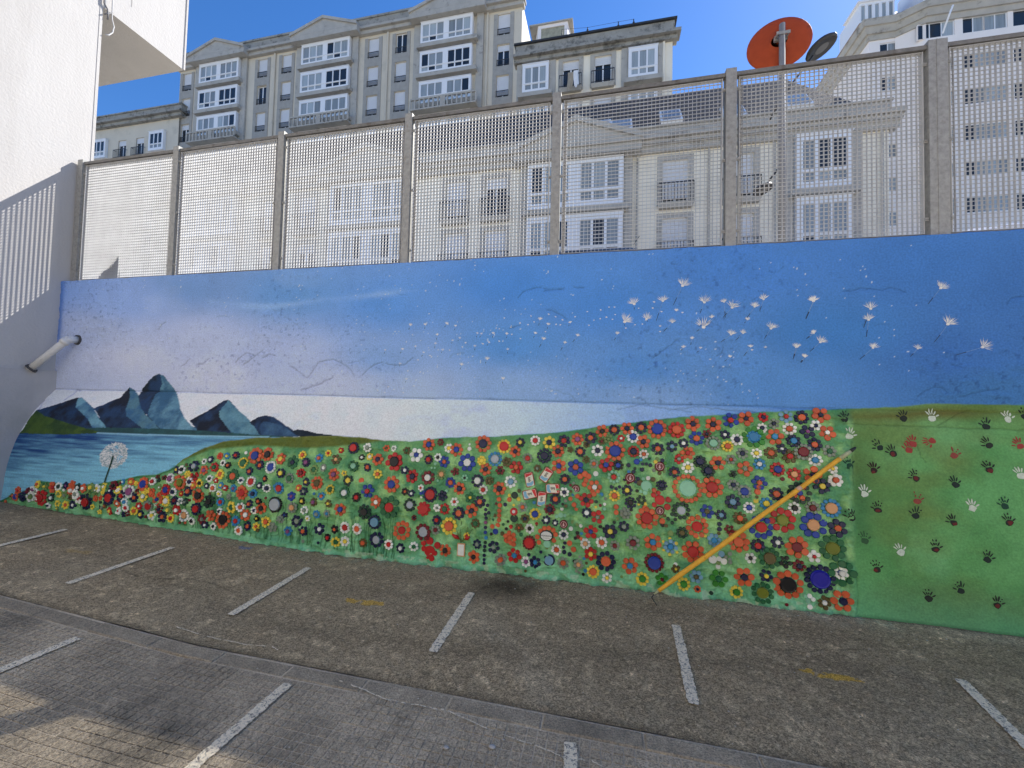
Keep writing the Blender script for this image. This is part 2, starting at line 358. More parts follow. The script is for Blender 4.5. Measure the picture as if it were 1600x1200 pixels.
# loose grit
gr=MB(); rr=random.Random(11)
for i in range(520):
    x=rr.uniform(-6.5,3.2); y=rr.uniform(1.2,3.7) if rr.random()<.5 else 3.7-abs(rr.gauss(0,.25)); s=rr.uniform(.0015,.0048)*(1.5 if rr.random()<.06 else 1); z=float(gz(x))+.005
    a=rr.uniform(0,6.28); n=len(gr.v)
    for k in range(5):
        t=a+k*1.257; q=s*rr.uniform(.6,1.3); gr.v.append((x+q*math.cos(t)*1.4,y+q*math.sin(t),z))
    gr.v.append((x,y,z+s*.7))
    for k in range(5): gr.f.append((n+k,n+(k+1)%5,n+5)); gr.m.append(0)
tag(gr.build('gravel',mat('pale grit',(.42,.4,.35),.9,noise=.4,nscale=3)),'pale specks of grit scattered over the asphalt',kind='stuff')
# pale flat pebbles by the tiles
m_peb=mat('pebble',(.42,.4,.37),.8,noise=.15,nscale=60)
for (px_,py_,r_),lb in zip([(697,1170,.011),(769,1169,.014)],['small pale pebble on the tiles, left of the rounder one','rounder pale pebble on the tiles near the lower bay line']):
    c=onG(px_,py_); mb=MB(); n=10
    for lay,(rq,zq) in enumerate([(.8,0),(1,.3),(.75,.6)]):
        for k in range(n): mb.v.append((r_*rq*math.cos(6.283*k/n)*1.25,r_*rq*math.sin(6.283*k/n)*.9,zq*r_))
    for lay in range(2):
        for k in range(n): mb.f.append((lay*n+k,lay*n+(k+1)%n,(lay+1)*n+(k+1)%n,(lay+1)*n+k)); mb.m.append(0)
    mb.f.append(tuple(range(2*n,3*n))); mb.m.append(0)
    tag(mb.build('pebble',m_peb,smooth=True,loc=c+Vector((0,0,.003))),lb,'pebble')
# upper street behind the wall
ST=2.5
u=MB(); u.quad((-900,4.3,ST),(900,4.3,ST),(900,900,ST),(-900,900,ST))
tag(u.build('street',m_street),'raised street behind the mural wall',kind='structure')
# ---------------------------------------------------------------- mural wall
WT=3.02; LEDGE=1.585
def prof(z,x):
    """front face of the wall: plumb above the ledge, leaning out towards the ground below it"""
    z=np.asarray(z,float); x=np.asarray(x,float)
    b=np.interp(x,[-7.5,-6,-1.5,8],[3.55,3.58,3.775,3.775])
    s=np.clip((LEDGE-z)/LEDGE,0,1.05); p=np.interp(x,[-6,-1.5],[3.0,1.7]); f=1-np.clip(1-s,0,1)**p
    return 4.0-(4.0-b)*f
def crust(x,z,green,mosaic):
    """plaster relief, metres towards the viewer"""
    d=(fbm(x,z,2.2,4,101)-.5)*.010+(fbm(x,z,14,3,102)-.5)*.004
    rough=np.clip(fbm(x,z,1.1,3,103)*3-1.1,0,1)
    d=d+(ridge(x,z,9,3,104)-.6)*.016*rough*(1-green)
    d=d+green*mosaic*((ridge(x+.3*fbm(x,z,3,2,7),z,7,3,105)-.55)*.048+(fbm(x,z,24,3,106)-.5)*.028)
    return d
HILL=[(-400,790),(0,783),(15,776),(45,765),(62,752),(75,752),(100,757),(150,757),(190,750),(215,744),(245,741),(262,736),(275,728)]
TOPG=[(275,728),(290,716),(318,701),(350,690),(400,684.5),(450,683),(520,681),(560,683),(600,689),(640,690),(680,686),(700,684),(760,683),(860,677),(930,668),(1000,659),(1060,652),(1130,648),(1200,644),(1300,640),(1400,636),(1460,631),(1600,633),(2300,640)]
m_mural=attr_mat('painted plaster',rough=.72,speck=.14,sscale=70,bump=1.0,bscale=75,bdist=.006,spec=.35)
xw=np.concatenate([np.linspace(-7.6,-2.5,430),np.linspace(-2.49,3.35,720),np.linspace(3.38,9,120)])
zw=np.concatenate([np.linspace(-.06,1.5,262),np.linspace(1.506,1.62,18),np.linspace(1.63,WT,170)])
Xw,Zw=np.meshgrid(xw,zw)
Yb_=prof(Zw,Xw); pu,pv=project(Xw,Yb_,Zw)
hx=np.array([p[0] for p in HILL+TOPG[1:]]); hy=np.array([p[1] for p in HILL+TOPG[1:]])
top=np.interp(pu,hx,hy)+1.6*(fbm(Xw,Zw*0,14,3,7)-.5)
green=np.clip((pv-top+1.2)/1.6,0,1)
gb=1334+8*(fbm(Zw,Xw*0,5,3,77)-.5)+(pv-640)*.02
mos=np.clip((gb-pu)/10,0,1)
D=crust(Xw,Zw,green,mos)
D+=green*.004
# ledge line, cracks
led=LEDGE+.012*(fbm(Xw,Xw*0,2,3,50)-.5)
D-=.012*np.exp(-((Zw-led-.004)/.006)**2)*(pu<2000)*np.clip(1-green*.3,0,1)
CRACKS=[[(1316,455),(1335,453),(1345,451),(1380,453),(1392,450),(1405,452),(1415,456)],[(1434,619),(1446,610),(1460,605),(1472,606),(1480,613)],[(809,465),(817,456),(828,451),(845,449)],[(849,451),(862,453),(881,450)],[(896,449),(912,450)],[(566,586),(573,578),(583,571),(597,566)],[(603,568),(618,571),(633,570),(645,560)],[(855,485),(868,487),(878,492),(885,498)],[(1020,560),(1045,540),(1060,530)],[(1500,620),(1530,612),(1560,608)],[(1120,556),(1128,550),(1130,543)],[(850,455),(865,452),(880,453)],[(470,610),(500,600),(520,590)],[(1574,474),(1580,466),(1600,463),(1640,465)],[(1465,665),(1500,645),(1515,640)],[(1330,662),(1400,665),(1480,668),(1600,672)],[(1433,695),(1440,715),(1446,722)],[(380,570),(400,555),(410,548)],[(248,515),(252,508),(258,503)],[(452,572),(466,580),(480,590),(488,580),(497,567),(508,563),(522,562),(536,568),(545,575),(553,586)],[(283,573),(291,568),(296,561)],[(306,571),(318,567),(327,560)],[(368,566),(378,556),(388,551),(398,556)],[(410,560),(422,553),(430,556)],[(100,625),(112,618),(120,610),(126,611)],[(400,680),(405,665),(412,655)],[(60,640),(70,625)],[(965,640),(1000,632),(1040,638),(1080,643)],[(1045,641),(1090,635),(1140,641),(1180,643)],[(1338,900),(1341,930),(1338,960)],[(1330,690),(1333,760)]]
rcrk=random.Random(9)
for k in range(14):
    x0=rcrk.uniform(120,1580); y0=rcrk.uniform(450,620); a=rcrk.uniform(-.5,.3); c=[(x0,y0)]
    for q in range(rcrk.randint(2,5)):
        a+=rcrk.uniform(-.6,.6); s_=rcrk.uniform(5,16); x0+=math.cos(a)*s_; y0+=math.sin(a)*s_*.6; c.append((x0,y0))
    CRACKS.append(c)
crk=np.zeros(Xw.shape)
for k,c in enumerate(CRACKS):
    x0=min(p[0] for p in c)-8;x1=max(p[0] for p in c)+8;y0=min(p[1] for p in c)-8;y1=max(p[1] for p in c)+8
    s=(pu>x0)&(pu<x1)&(pv>y0)&(pv<y1)
    if s.any():
        jx=pu[s]+2*(fbm(Xw[s],Zw[s],25,2,k)-.5); jy=pv[s]+3*(fbm(Xw[s],Zw[s],20,2,k+3)-.5)
        dd=segdist(jx,jy,c); a_=np.exp(-(dd/1.0)**2)*(1.0 if k<33 else .5); crk[s]=np.maximum(crk[s],a_)
D-=crk*.006
# bottom rough spill
spill=np.exp(-np.clip(Zw,0,1)/.03)*mos*np.clip(fbm(Xw,Zw*0,9,4,61)*2-.6,0,1)
D+=spill*.03
# ---- paint
def L(c): return np.array(lin(c))
def mixc(a,b,t): return a*(1-t[...,None])+b*t[...,None]
n1=fbm(Xw,Zw,1.2,5,201); n2=fbm(Xw,Zw,5,5,202); n3=fbm(Xw,Zw,30,4,203)
pts=[(90,450,(120,150,205)),(130,520,(160,170,200)),(200,470,(135,160,210)),(300,450,(106,140,190)),(200,560,(188,190,212)),(100,590,(176,182,206)),(300,530,(172,180,210)),(330,590,(190,192,216)),(450,460,(96,142,198)),(450,560,(165,176,210)),(520,600,(182,188,216)),(600,480,(85,138,205)),(600,560,(125,158,208)),(650,610,(160,178,212)),(800,450,(72,130,202)),(800,540,(82,138,202)),(800,610,(135,165,208)),(950,480,(72,128,198)),(1000,580,(80,132,195)),(1000,620,(125,158,203)),(1150,420,(70,122,192)),(1200,600,(84,134,194)),(1300,520,(62,118,182)),(1450,420,(62,113,180)),(1500,560,(58,106,172)),(1550,610,(60,110,165)),(1600,450,(58,106,170)),(1800,500,(54,102,166)),(-50,500,(150,160,190))]
num=np.zeros(Xw.shape+(3,));den=np.zeros(Xw.shape)
for x_,y_,c_ in pts:
    wgt=1/(((pu-x_)/1.4)**2+((pv-y_)*1.7)**2+900)**1.6; num+=wgt[...,None]*L(c_); den+=wgt
C=num/den[...,None]
cl=np.clip((fbm(Xw,Zw*3,1.5,5,301)-.5)*4,0,1)*np.clip((760-pu)/500,0,1)*.10
wsp=np.exp(-((segdist(pu,pv,[(330,474),(390,478),(430,479),(480,472),(560,466),(650,452)]))/(3+4*fbm(Xw,Zw,3,3,311)))**2)*np.clip(fbm(Xw*1,Zw*5,2,4,312)*2-.45,0,1)
C=mixc(C,L((205,210,222)),cl); C=mixc(C,L((150,180,220)),wsp*.5)
C*= (0.93+.14*n2)[...,None]
C=mixc(C,C*np.array((.5,.53,.62)),np.clip((n3-.66)*7,0,1)*np.clip(fbm(Xw,Zw,1.1,3,103)*3-1.1,0,1)*.8)   # pits
chip=(fbm(Xw,Zw,45,2,401)>.88)&(fbm(Xw,Zw,3,3,402)>.58)&(green<.1); C[chip]=L((190,198,208))*.95
# top edge tint near corner
C=mixc(C,L((60,100,170)),np.exp(-((Xw+7.08)/.05)**2)*(Zw>2.2)*.8)
# pale band under the ledge
band=np.clip((led-Zw)/.01,0,1)
bc=np.stack([np.interp(pu,[0,300,600,800,950,1150,1300,1700],[L(c)[i] for c in [(208,206,222),(214,214,226),(208,212,226),(188,202,226),(150,178,218),(112,150,198),(75,122,180),(66,112,160)]]) for i in range(3)],-1)
C=mixc(C,bc*(.94+.12*n2)[...,None],band)
ndirt=np.clip(fbm(Xw,Zw*2,4,4,55)*4-2.3,0,1)*band; C*=(1-.15*ndirt)[...,None]
# mountains
low=(pu<620)&(pv>575)&(pv<800)
def lay(poly,c,noise=.35,seed=0,alt=None,k=.5,dark=None):
    j=1.1*(n3-.5)
    m=inpoly(pu+j,pv+j,poly)
    t=np.clip((fbm(Xw+seed,Zw*1.3,7,5,500+seed)-.5)*3+.5,0,1)
    c0=L(c); c1=L(alt) if alt is not None else c0*(1-noise)
    v=mixc(c0*np.ones(Xw.shape+(3,)),c1,t*k*2 if alt is None else t)
    C[m]=v[m]*(.85+.3*n3[m])[...,None]
dk=(13,22,38); dk2=(28,54,86); lt=(104,146,160); lt2=(50,90,122)
lay([(57,641),(85,633),(118,622),(128,621),(137,629),(146,638),(152,650),(170,670),(120,672),(60,655)],dk,seed=1,alt=dk2)
lay([(122,622),(128,621),(137,629),(146,638),(155,655),(170,670),(144,668),(137,655),(118,636)],lt,seed=2,alt=lt2)
lay([(146,638),(160,633),(190,620),(197,610),(203,605),(210,609),(216,617),(219,628),(228,648),(250,670),(168,670),(157,655)],dk2,seed=3,alt=dk)
lay([(203,605.5),(210,609),(216,617),(218,630),(226,647),(238,658),(254,671),(222,669),(210,660),(197,650),(196,640),(203,620)],(76,112,126),seed=4,alt=lt2)
lay([(216,620),(222,608),(232,595),(240,587),(248,584),(256,587),(262,595),(272,607),(278,620),(282,640),(290,655),(300,666),(318,673),(250,671),(232,652),(220,638)],(20,30,40),seed=5,alt=dk2)
lay([(250,585),(256,587),(262,595),(272,607),(278,620),(282,640),(290,655),(300,666),(314,673),(252,671),(239,659),(230,648),(236,630),(243,616),(249,612),(253,600)],(100,140,156),seed=6,alt=(50,88,116))
lay([(296,657),(320,645),(340,632),(350,626),(357,624.5),(363,630),(372,640),(385,652),(398,665),(409,681),(310,674)],dk,seed=7,alt=dk2)
lay([(357,625.5),(363,630),(372,640),(385,652),(398,665),(407,681),(364,678),(355,668),(342,650),(343,642),(350,634)],(92,132,146),seed=8,alt=(58,98,120))
lay([(390,660),(400,653),(415,649),(428,652),(440,660),(457,672),(472,682),(407,681),(398,668)],dk,seed=9,alt=dk2)
lay([(411,658),(420,660),(440,664),(466,682),(409,681),(406,668)],(60,92,120),seed=10,alt=(38,66,96))
lay([(455,674),(465,671),(480,673),(495,677),(530,681),(470,683)],(18,34,48),seed=11)
lay([(120,670),(160,668),(250,670),(320,673),(410,680),(470,682),(400,684),(300,681),(150,676)],(40,80,82),seed=12,alt=(30,62,62))
# lake
lake=(pv>np.interp(pu,[-200,0,150,300,400,480,540],[677,677,675.5,680,682.5,683,683]))&(pv<top+2)&(pu<480)
stk=fbm(Xw*1.3,Zw*22,2.2,5,601)
tl=np.clip((pv-680)/70+(pu-60)/520,0,1)
lk=mixc(L((10,52,106))*np.ones(Xw.shape+(3,)),L((120,176,196)),np.clip(tl*1.05+(stk-.5)*1.1,0,1)**1.1)
C[lake]=lk[lake]
wl=np.exp(-((pv-np.interp(pu,[140,230,400],[676,679.5,682.5]))/1.0)**2)*((pu>150)&(pu<420)); C=mixc(C,L((150,190,205)),wl*.75)
lay([(57,641),(70,650),(90,656),(115,664),(153,674),(150,677),(100,679),(30,677),(35,672),(45,655)],(62,84,30),seed=13,alt=(38,62,28))
# greens
gn=fbm(Xw,Zw,2.6,5,701); gn2=fbm(Xw,Zw,9,4,702); gn3=fbm(Xw,Zw,28,3,703)
g0=L((104,152,96)); g1=L((78,132,88)); g2=L((142,182,116)); mint=L((104,178,148)); ol=L((96,116,52))
G=mixc(mixc(g0*np.ones(Xw.shape+(3,)),g1,np.clip(gn*3-1.1,0,1)),g2,np.clip(gn2*3.4-1.4,0,1))
hb=np.clip(1-(Zw)/.42,0,1)
G=mixc(G,mint,np.clip(hb*1.2+(gn2-.5)*.9-.32,0,1)*.62)
G=mixc(G,L((60,118,72)),np.clip(1-(pv-top)/26,0,1)*(.35+.6*gn))       # darker brow of the hill
r0=L((94,150,88)); r1=L((62,114,56)); r2=L((108,164,106)); r3=L((98,108,48))
Gr=mixc(mixc(r0*np.ones(Xw.shape+(3,)),r1,np.clip(fbm(Xw,Zw,1.6,4,711)*3-1.1,0,1)),r2,np.clip(fbm(Xw,Zw,2.1,4,712)*3-1.5,0,1))
Gr=mixc(Gr,r3,np.clip(fbm(Xw,Zw*1.6,1.3,4,713)*4-2.1,0,1)*.6)
Gr=mixc(Gr,L((92,158,116)),np.clip(1-Zw/.35,0,1)*.7)
Gr=mixc(Gr,L((48,96,56)),np.exp(-((pu-1345)/18)**2)*np.exp(-((pv-790)/70)**2)*.6)
G=mixc(Gr,G,mos)
G*=(.9+.2*gn3)[...,None]
bank=np.interp(pu,[275,300,330,400,480,560,600],[729,716,704,698,702,697,690])
ob=np.clip((bank-pv)/4,0,1)*(pu>272)*(pu<600)
G=mixc(G,mixc(L((72,92,34))*np.ones(Xw.shape+(3,)),L((98,104,42)),gn),ob)
ob2=np.clip(1-np.abs(pv-top)/2.2,0,1)*(pu>272)*(pu<600); G=mixc(G,L((120,118,50)),ob2*.5)
ob3=np.clip(1-np.abs(pv-top-14)/14,0,1)*np.clip((pu-1280)/60,0,1)*fbm(Xw,Zw*3,2,4,99); G=mixc(G,L((92,86,34)),np.clip(ob3*1.3,0,1))
edge=np.exp(-((pv-top-1.5)/1.6)**2)*(pu<275); G=mixc(G,L((34,92,44)),edge*.8)
# thin painted stems among the flowers
rs=random.Random(4)
for k in range(150):
    x0=rs.uniform(215,620); y1=np.interp(x0,[200,620],[808,872]); y0=y1-rs.uniform(18,70)
    if y0<np.interp(x0,hx,hy)+14: continue
    pl=[(x0,y0),(x0+rs.uniform(-3,2),(y0+y1)/2),(x0+rs.uniform(-4,1),y1)]
    s=(np.abs(pu-x0)<8)&(pv>y0-3)&(pv<y1+3)
    G[s]=mixc(G[s],L((34,84,44)),np.exp(-(segdist(pu[s],pv[s],pl)/.8)**2)*.75)
C=mixc(C,G,green)
C=mixc(C,C*.45,np.clip(crk,0,1)*.6)
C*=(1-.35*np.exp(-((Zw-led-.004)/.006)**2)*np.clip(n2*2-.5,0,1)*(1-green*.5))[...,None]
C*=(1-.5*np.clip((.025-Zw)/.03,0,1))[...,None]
pale=(Zw<.06)&(fbm(Xw,Zw,16,3,88)>.6)&(pu<1340)&(pu>480); C[pale]=C[pale]*.5+L((170,180,150))*.5
C[...,0]*=1.28; C[...,1]*=1.34; C[...,2]*=1.34; C=np.clip(C*(1+.02*green)[...,None],0,.86)
# geometry with cap, back
Yw=Yb_-D
Zt=Zw.copy(); Zt[-1]+= (fbm(xw,xw*0,6,4,33)-.5)*.012
cap_y=np.full((3,len(xw)),4.26); cap_z=np.vstack([np.full(len(xw),WT+.003),np.full(len(xw),1.5),np.full(len(xw),-.06)])
PX=np.vstack([Xw,np.tile(xw,(3,1))]); PY=np.vstack([Yw,cap_y]); PZ=np.vstack([Zt,cap_z])
CC=np.concatenate([C,np.ones((3,len(xw),3))*np.array((.3,.3,.29))],0)
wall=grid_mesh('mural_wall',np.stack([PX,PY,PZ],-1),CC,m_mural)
tag(wall,'long plastered wall painted with a sky, lake and hill mural of bottle-cap flowers','wall')
# ---- placing things on the wall
def onW(px_,py_):
    r=ray(px_,py_); Y=3.9
    for i in range(14):
        t=Y/r[1]; x=r[0]*t; z=EYE+r[2]*t; Y=.5*Y+.5*float(prof(z,x))
    return x,z,Y
def dsamp(x,z):
    i=int(np.clip(np.searchsorted(xw,x),1,len(xw)-1)); j=int(np.clip(np.searchsorted(zw,z),1,len(zw)-1))
    return float(D[j-1:j+1,i-1:i+1].mean())
def wframe(x,z):
    e=.02; Y=float(prof(z,x)); dy=(float(prof(z+e,x))-float(prof(z-e,x)))/(2*e)
    up=Vector((0,dy,1)).normalized(); right=Vector((1,0,0)); n=right.cross(up)  # right x up = -Y-ish? (1,0,0)x(0,0,1)=(0,-1,0)
    return Vector((x,Y,z)),right,up,n.normalized()
def px_per_m(x,Y): # depth along the lens axis
    return F_PX/max(.5,float(np.array((x,Y,0.))@CF))
FL={}
FL['Z2']=(300,640,5.3333,"""32,472,48,8,N,S;110,432,26,6,W,K;170,418,32,7,N,W;242,388,32,8,O,R;305,388,30,7,A,Y;375,382,34,7,N,R;452,360,14,0,W,W;265,445,30,7,W,K;310,465,30,7,K,O;200,480,40,7,R,G
118,505,42,7,O,P;430,445,48,14,Y,G;537,385,70,9,O,B;640,375,58,9,O,K;750,412,50,7,O,Y;665,480,52,14,W,B;577,465,40,7,N,O;487,515,36,7,N,O;350,555,62,8,G,O;245,538,44,8,Y,O;845,440,58,6,G,N;925,378,36,8,Y,O
960,440,40,8,N,P;1025,500,42,8,e,G;1070,405,38,7,A,O;1105,485,34,8,T,W;1145,365,30,7,Y,R;1205,415,45,6,E,F;1245,340,26,6,R,Y;1355,320,52,12,N,R;1470,318,40,8,W,T;1415,398,28,7,K,W;1483,392,32,8,Y,W;1350,470,48,9,G,M
1460,480,38,8,N,O;750,530,42,8,N,Y;915,528,40,8,R,D;1188,540,54,7,O,P;1275,530,26,5,Y,T;1305,590,50,8,k,Y;165,575,32,7,W,K;75,610,36,8,Y,K;210,590,24,6,R,W;420,590,32,7,W,N;505,600,45,12,W,R;620,575,30,8,K,O;822,572,45,10,T,G
250,630,30,7,A,Y;295,652,26,6,R,W;183,652,35,9,W,O;128,635,26,7,N,W;352,655,34,7,A,P;628,655,36,9,W,N;572,632,30,7,N,W;725,655,52,10,A,R;228,700,28,7,W,Y;425,690,62,9,O,R;515,700,40,8,A,N;960,602,38,6,N,Y;900,652,30,7,O,Y
945,680,36,6,N,T;1045,612,58,9,O,E;1155,665,42,9,Y,G;1415,592,24,0,O,O;1280,692,50,9,G,W;1470,678,60,6,B,R;1380,730,40,9,K,R;1090,720,34,7,A,O;60,715,60,9,O,K;45,825,52,11,N,R;145,765,56,8,k,K;235,770,36,8,A,R;315,725,28,7,T,T
335,812,50,8,Y,G;412,812,38,8,W,O;485,785,36,7,N,O;560,762,32,7,K,O;580,822,50,7,O,K;522,840,32,7,W,N;700,790,66,20,K,S;838,722,40,6,B,P;925,760,34,7,K,Y;1020,770,36,8,E,P;845,815,46,9,T,F;1150,780,34,6,E,Y;945,835,34,7,W,T
1130,865,32,7,T,A;1240,830,54,7,O,B;1535,770,56,6,O,W;1445,850,62,9,k,K;240,845,30,7,W,K;452,875,52,7,O,W;165,880,50,6,O,O;95,910,45,6,D,T;268,915,72,11,O,K;115,960,32,6,N,W;180,972,34,7,W,K;370,925,44,8,A,R;545,905,28,6,K,Y
625,932,46,8,Y,O;470,970,40,7,N,O;545,970,34,6,Y,O;750,910,36,7,T,T;680,975,46,6,T,T;882,925,52,7,N,T;1045,870,36,8,A,T;968,905,26,6,W,Y;397,1005,40,8,W,O;810,1010,42,7,A,P;935,1010,42,7,N,O;1065,995,48,6,N,W;1195,995,38,6,K,O
1280,980,48,10,W,R;1385,990,48,9,W,O;1530,935,60,13,N,L;1545,1080,65,9,N,S;1135,1065,34,8,K,R;1205,1100,44,8,Y,G;1280,1095,44,7,W,Y;1435,1105,38,9,E,O;28,628,36,6,O,Y;30,560,40,6,R,D;785,875,26,5,N,B;560,1000,16,0,E,E;625,735,12,0,D,D""")
FL['Z3']=(500,660,5.3333,"""490,308,52,7,O,N;618,218,28,7,W,T;552,215,30,6,O,E;627,327,78,7,R,K,42;488,430,40,7,Y,O;730,235,34,6,E,G;808,272,62,6,W,B;910,185,56,7,O,B;1010,168,32,7,D,E;1075,215,40,7,W,Y;1145,228,58,7,O,B;1250,220,18,0,W,W;1252,185,9,0,W,W
1365,180,72,9,O,N;1535,200,60,11,Y,R,40;910,310,42,9,N,R;990,292,36,7,W,K;1042,328,50,6,B,O;1232,335,76,7,B,W;1352,320,42,8,Y,Y;1462,305,62,11,A,S;1385,390,54,6,O,N;1560,330,45,6,E,E;1505,400,40,6,D,K;710,398,36,7,N,W
770,450,58,7,R,N;905,460,60,8,D,W;1015,432,44,9,e,F;1130,410,36,5,D,D;605,515,72,8,O,B,32;1095,500,46,8,B,O;1170,550,54,7,O,N;1210,462,30,6,M,K;1318,485,56,9,N,W,28;1365,560,42,8,W,R;1415,485,38,7,E,E;1500,550,58,7,O,N
590,705,95,8,G,R,38;715,575,34,6,K,O;772,590,32,6,N,W;845,545,30,6,W,R;925,600,66,12,N,R,42;1028,610,46,6,N,N;755,685,55,10,k,S;870,718,62,8,R,R,44;980,710,35,6,W,T;1045,720,48,8,R,G;1122,660,38,6,W,R;1255,625,46,5,G,Y
1335,660,52,7,N,O;1160,755,56,8,N,O;1265,735,58,6,O,N;975,812,42,7,N,R;1400,690,15,0,N,N;1385,725,15,0,N,N;1408,752,15,0,N,N;1380,765,15,0,N,N;1383,798,15,0,N,N;1378,835,15,0,P,P;1378,878,15,0,N,N;1380,915,15,0,B,B;1385,960,15,0,A,A
1378,1000,14,0,k,k;1373,1032,15,0,N,N;1373,1065,15,0,k,k;1372,1105,15,0,N,N;1370,1140,13,0,N,N;1370,1170,14,0,N,N;1495,640,19,0,O,O;1500,690,19,0,O,O;1495,735,19,0,O,O;1492,775,19,0,O,O;1490,815,19,0,O,O;1480,858,20,0,O,O;1438,865,19,0,O,O
1470,905,22,0,B,B;1432,925,13,0,K,K;1545,682,15,0,N,N;1468,675,11,0,D,D;1420,805,13,0,e,e;1445,810,11,0,G,G;1525,850,10,0,G,G;1568,825,11,0,K,K;1552,888,12,0,N,N;690,895,80,9,O,R,32;865,910,70,10,D,S,40;965,895,40,8,T,D;1080,860,72,10,Y,O,38
1050,1060,52,7,O,K;1300,840,40,8,E,G;1315,1010,40,7,N,T;1450,1035,52,6,N,T;1285,1115,55,6,O,K;790,1030,40,7,W,G;675,1045,42,7,N,W;575,1015,44,8,W,R;1510,1140,48,7,T,O;1570,960,48,5,O,O;1520,925,18,0,E,E;920,985,32,0,R,R
920,1068,46,0,R,R;870,1000,22,0,R,R;985,1020,28,0,R,R;872,1048,23,0,R,R;940,1125,24,0,R,R;905,962,14,0,D,D;965,1085,20,0,R,R;903,1118,16,0,R,R;1060,570,14,0,M,M;970,345,13,0,M,M;930,378,10,0,M,M;960,378,9,0,M,M;850,622,11,0,W,W;985,485,10,0,M,M;850,590,12,0,B,B;872,583,17,0,B,B""")
FL['Z4']=(700,640,5.3333,"""605,275,42,7,N,Y;562,350,50,6,O,N;730,260,44,9,W,R;845,275,56,7,Y,N;968,262,54,7,N,R;1080,248,54,7,O,P;570,480,58,6,R,O;665,405,44,9,T,R;805,385,64,11,N,N,34;918,348,54,7,O,N;1020,335,28,5,E,E;925,470,64,6,O,B;1065,480,70,6,B,O
745,490,34,6,E,T;525,600,52,8,W,L;975,580,46,8,N,O;560,712,28,0,k,k;515,748,20,0,O,O;593,745,17,0,Y,Y;515,712,13,0,Y,Y;597,675,16,0,E,E;970,688,42,7,W,N;895,745,48,8,N,O;625,810,42,7,T,O;552,848,32,0,r,r;552,905,32,0,k,k
850,830,48,8,D,N;728,868,50,10,Y,B;645,905,40,7,E,N;680,990,42,7,W,K;820,918,38,7,N,W;895,942,30,7,N,W;590,985,40,5,E,O;738,950,13,0,R,R;1025,990,18,0,W,W;965,1038,42,8,W,N;520,1065,58,6,O,O;400,1010,22,0,B,B;478,790,17,0,N,N
550,795,11,0,Y,Y;487,992,13,0,K,K;522,978,17,0,R,R;453,1030,17,0,E,E;610,1040,16,0,G,G;500,932,12,0,K,K;461,957,12,0,G,G;950,825,15,0,W,W;958,787,12,0,K,K;985,800,15,0,E,E;980,760,14,0,T,T;1022,742,18,0,O,O;1052,790,20,0,O,O;1070,826,16,0,O,O;1080,720,19,0,O,O
870,1080,1,0,O,O;1022,630,12,0,D,D;1047,612,12,0,T,T;1025,680,12,0,E,E;1042,708,12,0,A,A;738,965,9,0,E,E;905,890,16,0,M,M;940,880,22,0,M,M;975,880,14,0,M,M;680,1105,58,14,D,R,42
762,1100,19,0,O,O;748,1056,20,0,O,O;772,1012,20,0,O,O;805,988,20,0,O,O;843,985,20,0,O,O;878,1003,20,0,O,O;898,1038,20,0,O,O;885,1085,20,0,O,O;828,1115,30,0,M,M""")
FL['Z5']=(700,720,5.3333,"""555,785,62,6,R,A,20;435,825,48,7,T,O;650,840,44,7,W,P;728,842,52,6,N,A;905,740,46,8,W,O;960,850,50,8,T,O;975,680,15,0,N,N;965,715,14,0,N,N;970,755,18,0,N,N;1015,775,18,0,N,N;1015,680,22,0,O,O;1047,735,22,0,O,O;550,690,20,0,O,O
1145,685,44,8,W,F;1280,675,50,8,W,O;1190,770,56,6,R,Y;1315,830,82,9,N,O,40;1210,915,54,10,Y,O;1325,968,44,6,W,Y;1088,858,44,7,T,F;1515,868,68,6,O,A;1390,705,42,8,T,D;1540,680,58,8,T,D;1190,588,62,5,R,B;1350,585,62,6,N,Y;1465,545,46,7,N,T
1480,440,42,7,T,T;675,780,15,0,N,N;778,753,14,0,N,N;826,722,12,0,e,e;1100,795,13,0,T,T;1145,910,15,0,A,A;1128,942,13,0,K,K;1095,930,12,0,T,T;1070,920,13,0,T,T;1052,838,14,0,K,K;1060,880,12,0,e,e;1135,808,12,0,A,A;1155,845,12,0,E,E
1268,545,14,0,K,K;1297,560,12,0,K,K;1108,538,15,0,W,W;1078,528,13,0,e,e;1040,510,16,0,e,e;1078,600,16,0,K,K;1085,630,17,0,D,D;1112,605,13,0,A,A;1062,640,14,0,K,K;1110,645,14,0,O,O;1235,340,14,0,k,k;1270,370,13,0,D,D;1305,360,13,0,W,W;1232,385,12,0,Y,Y;1303,400,13,0,M,M;1410,480,15,0,e,e;1385,510,14,0,k,k;1525,407,14,0,K,K""")
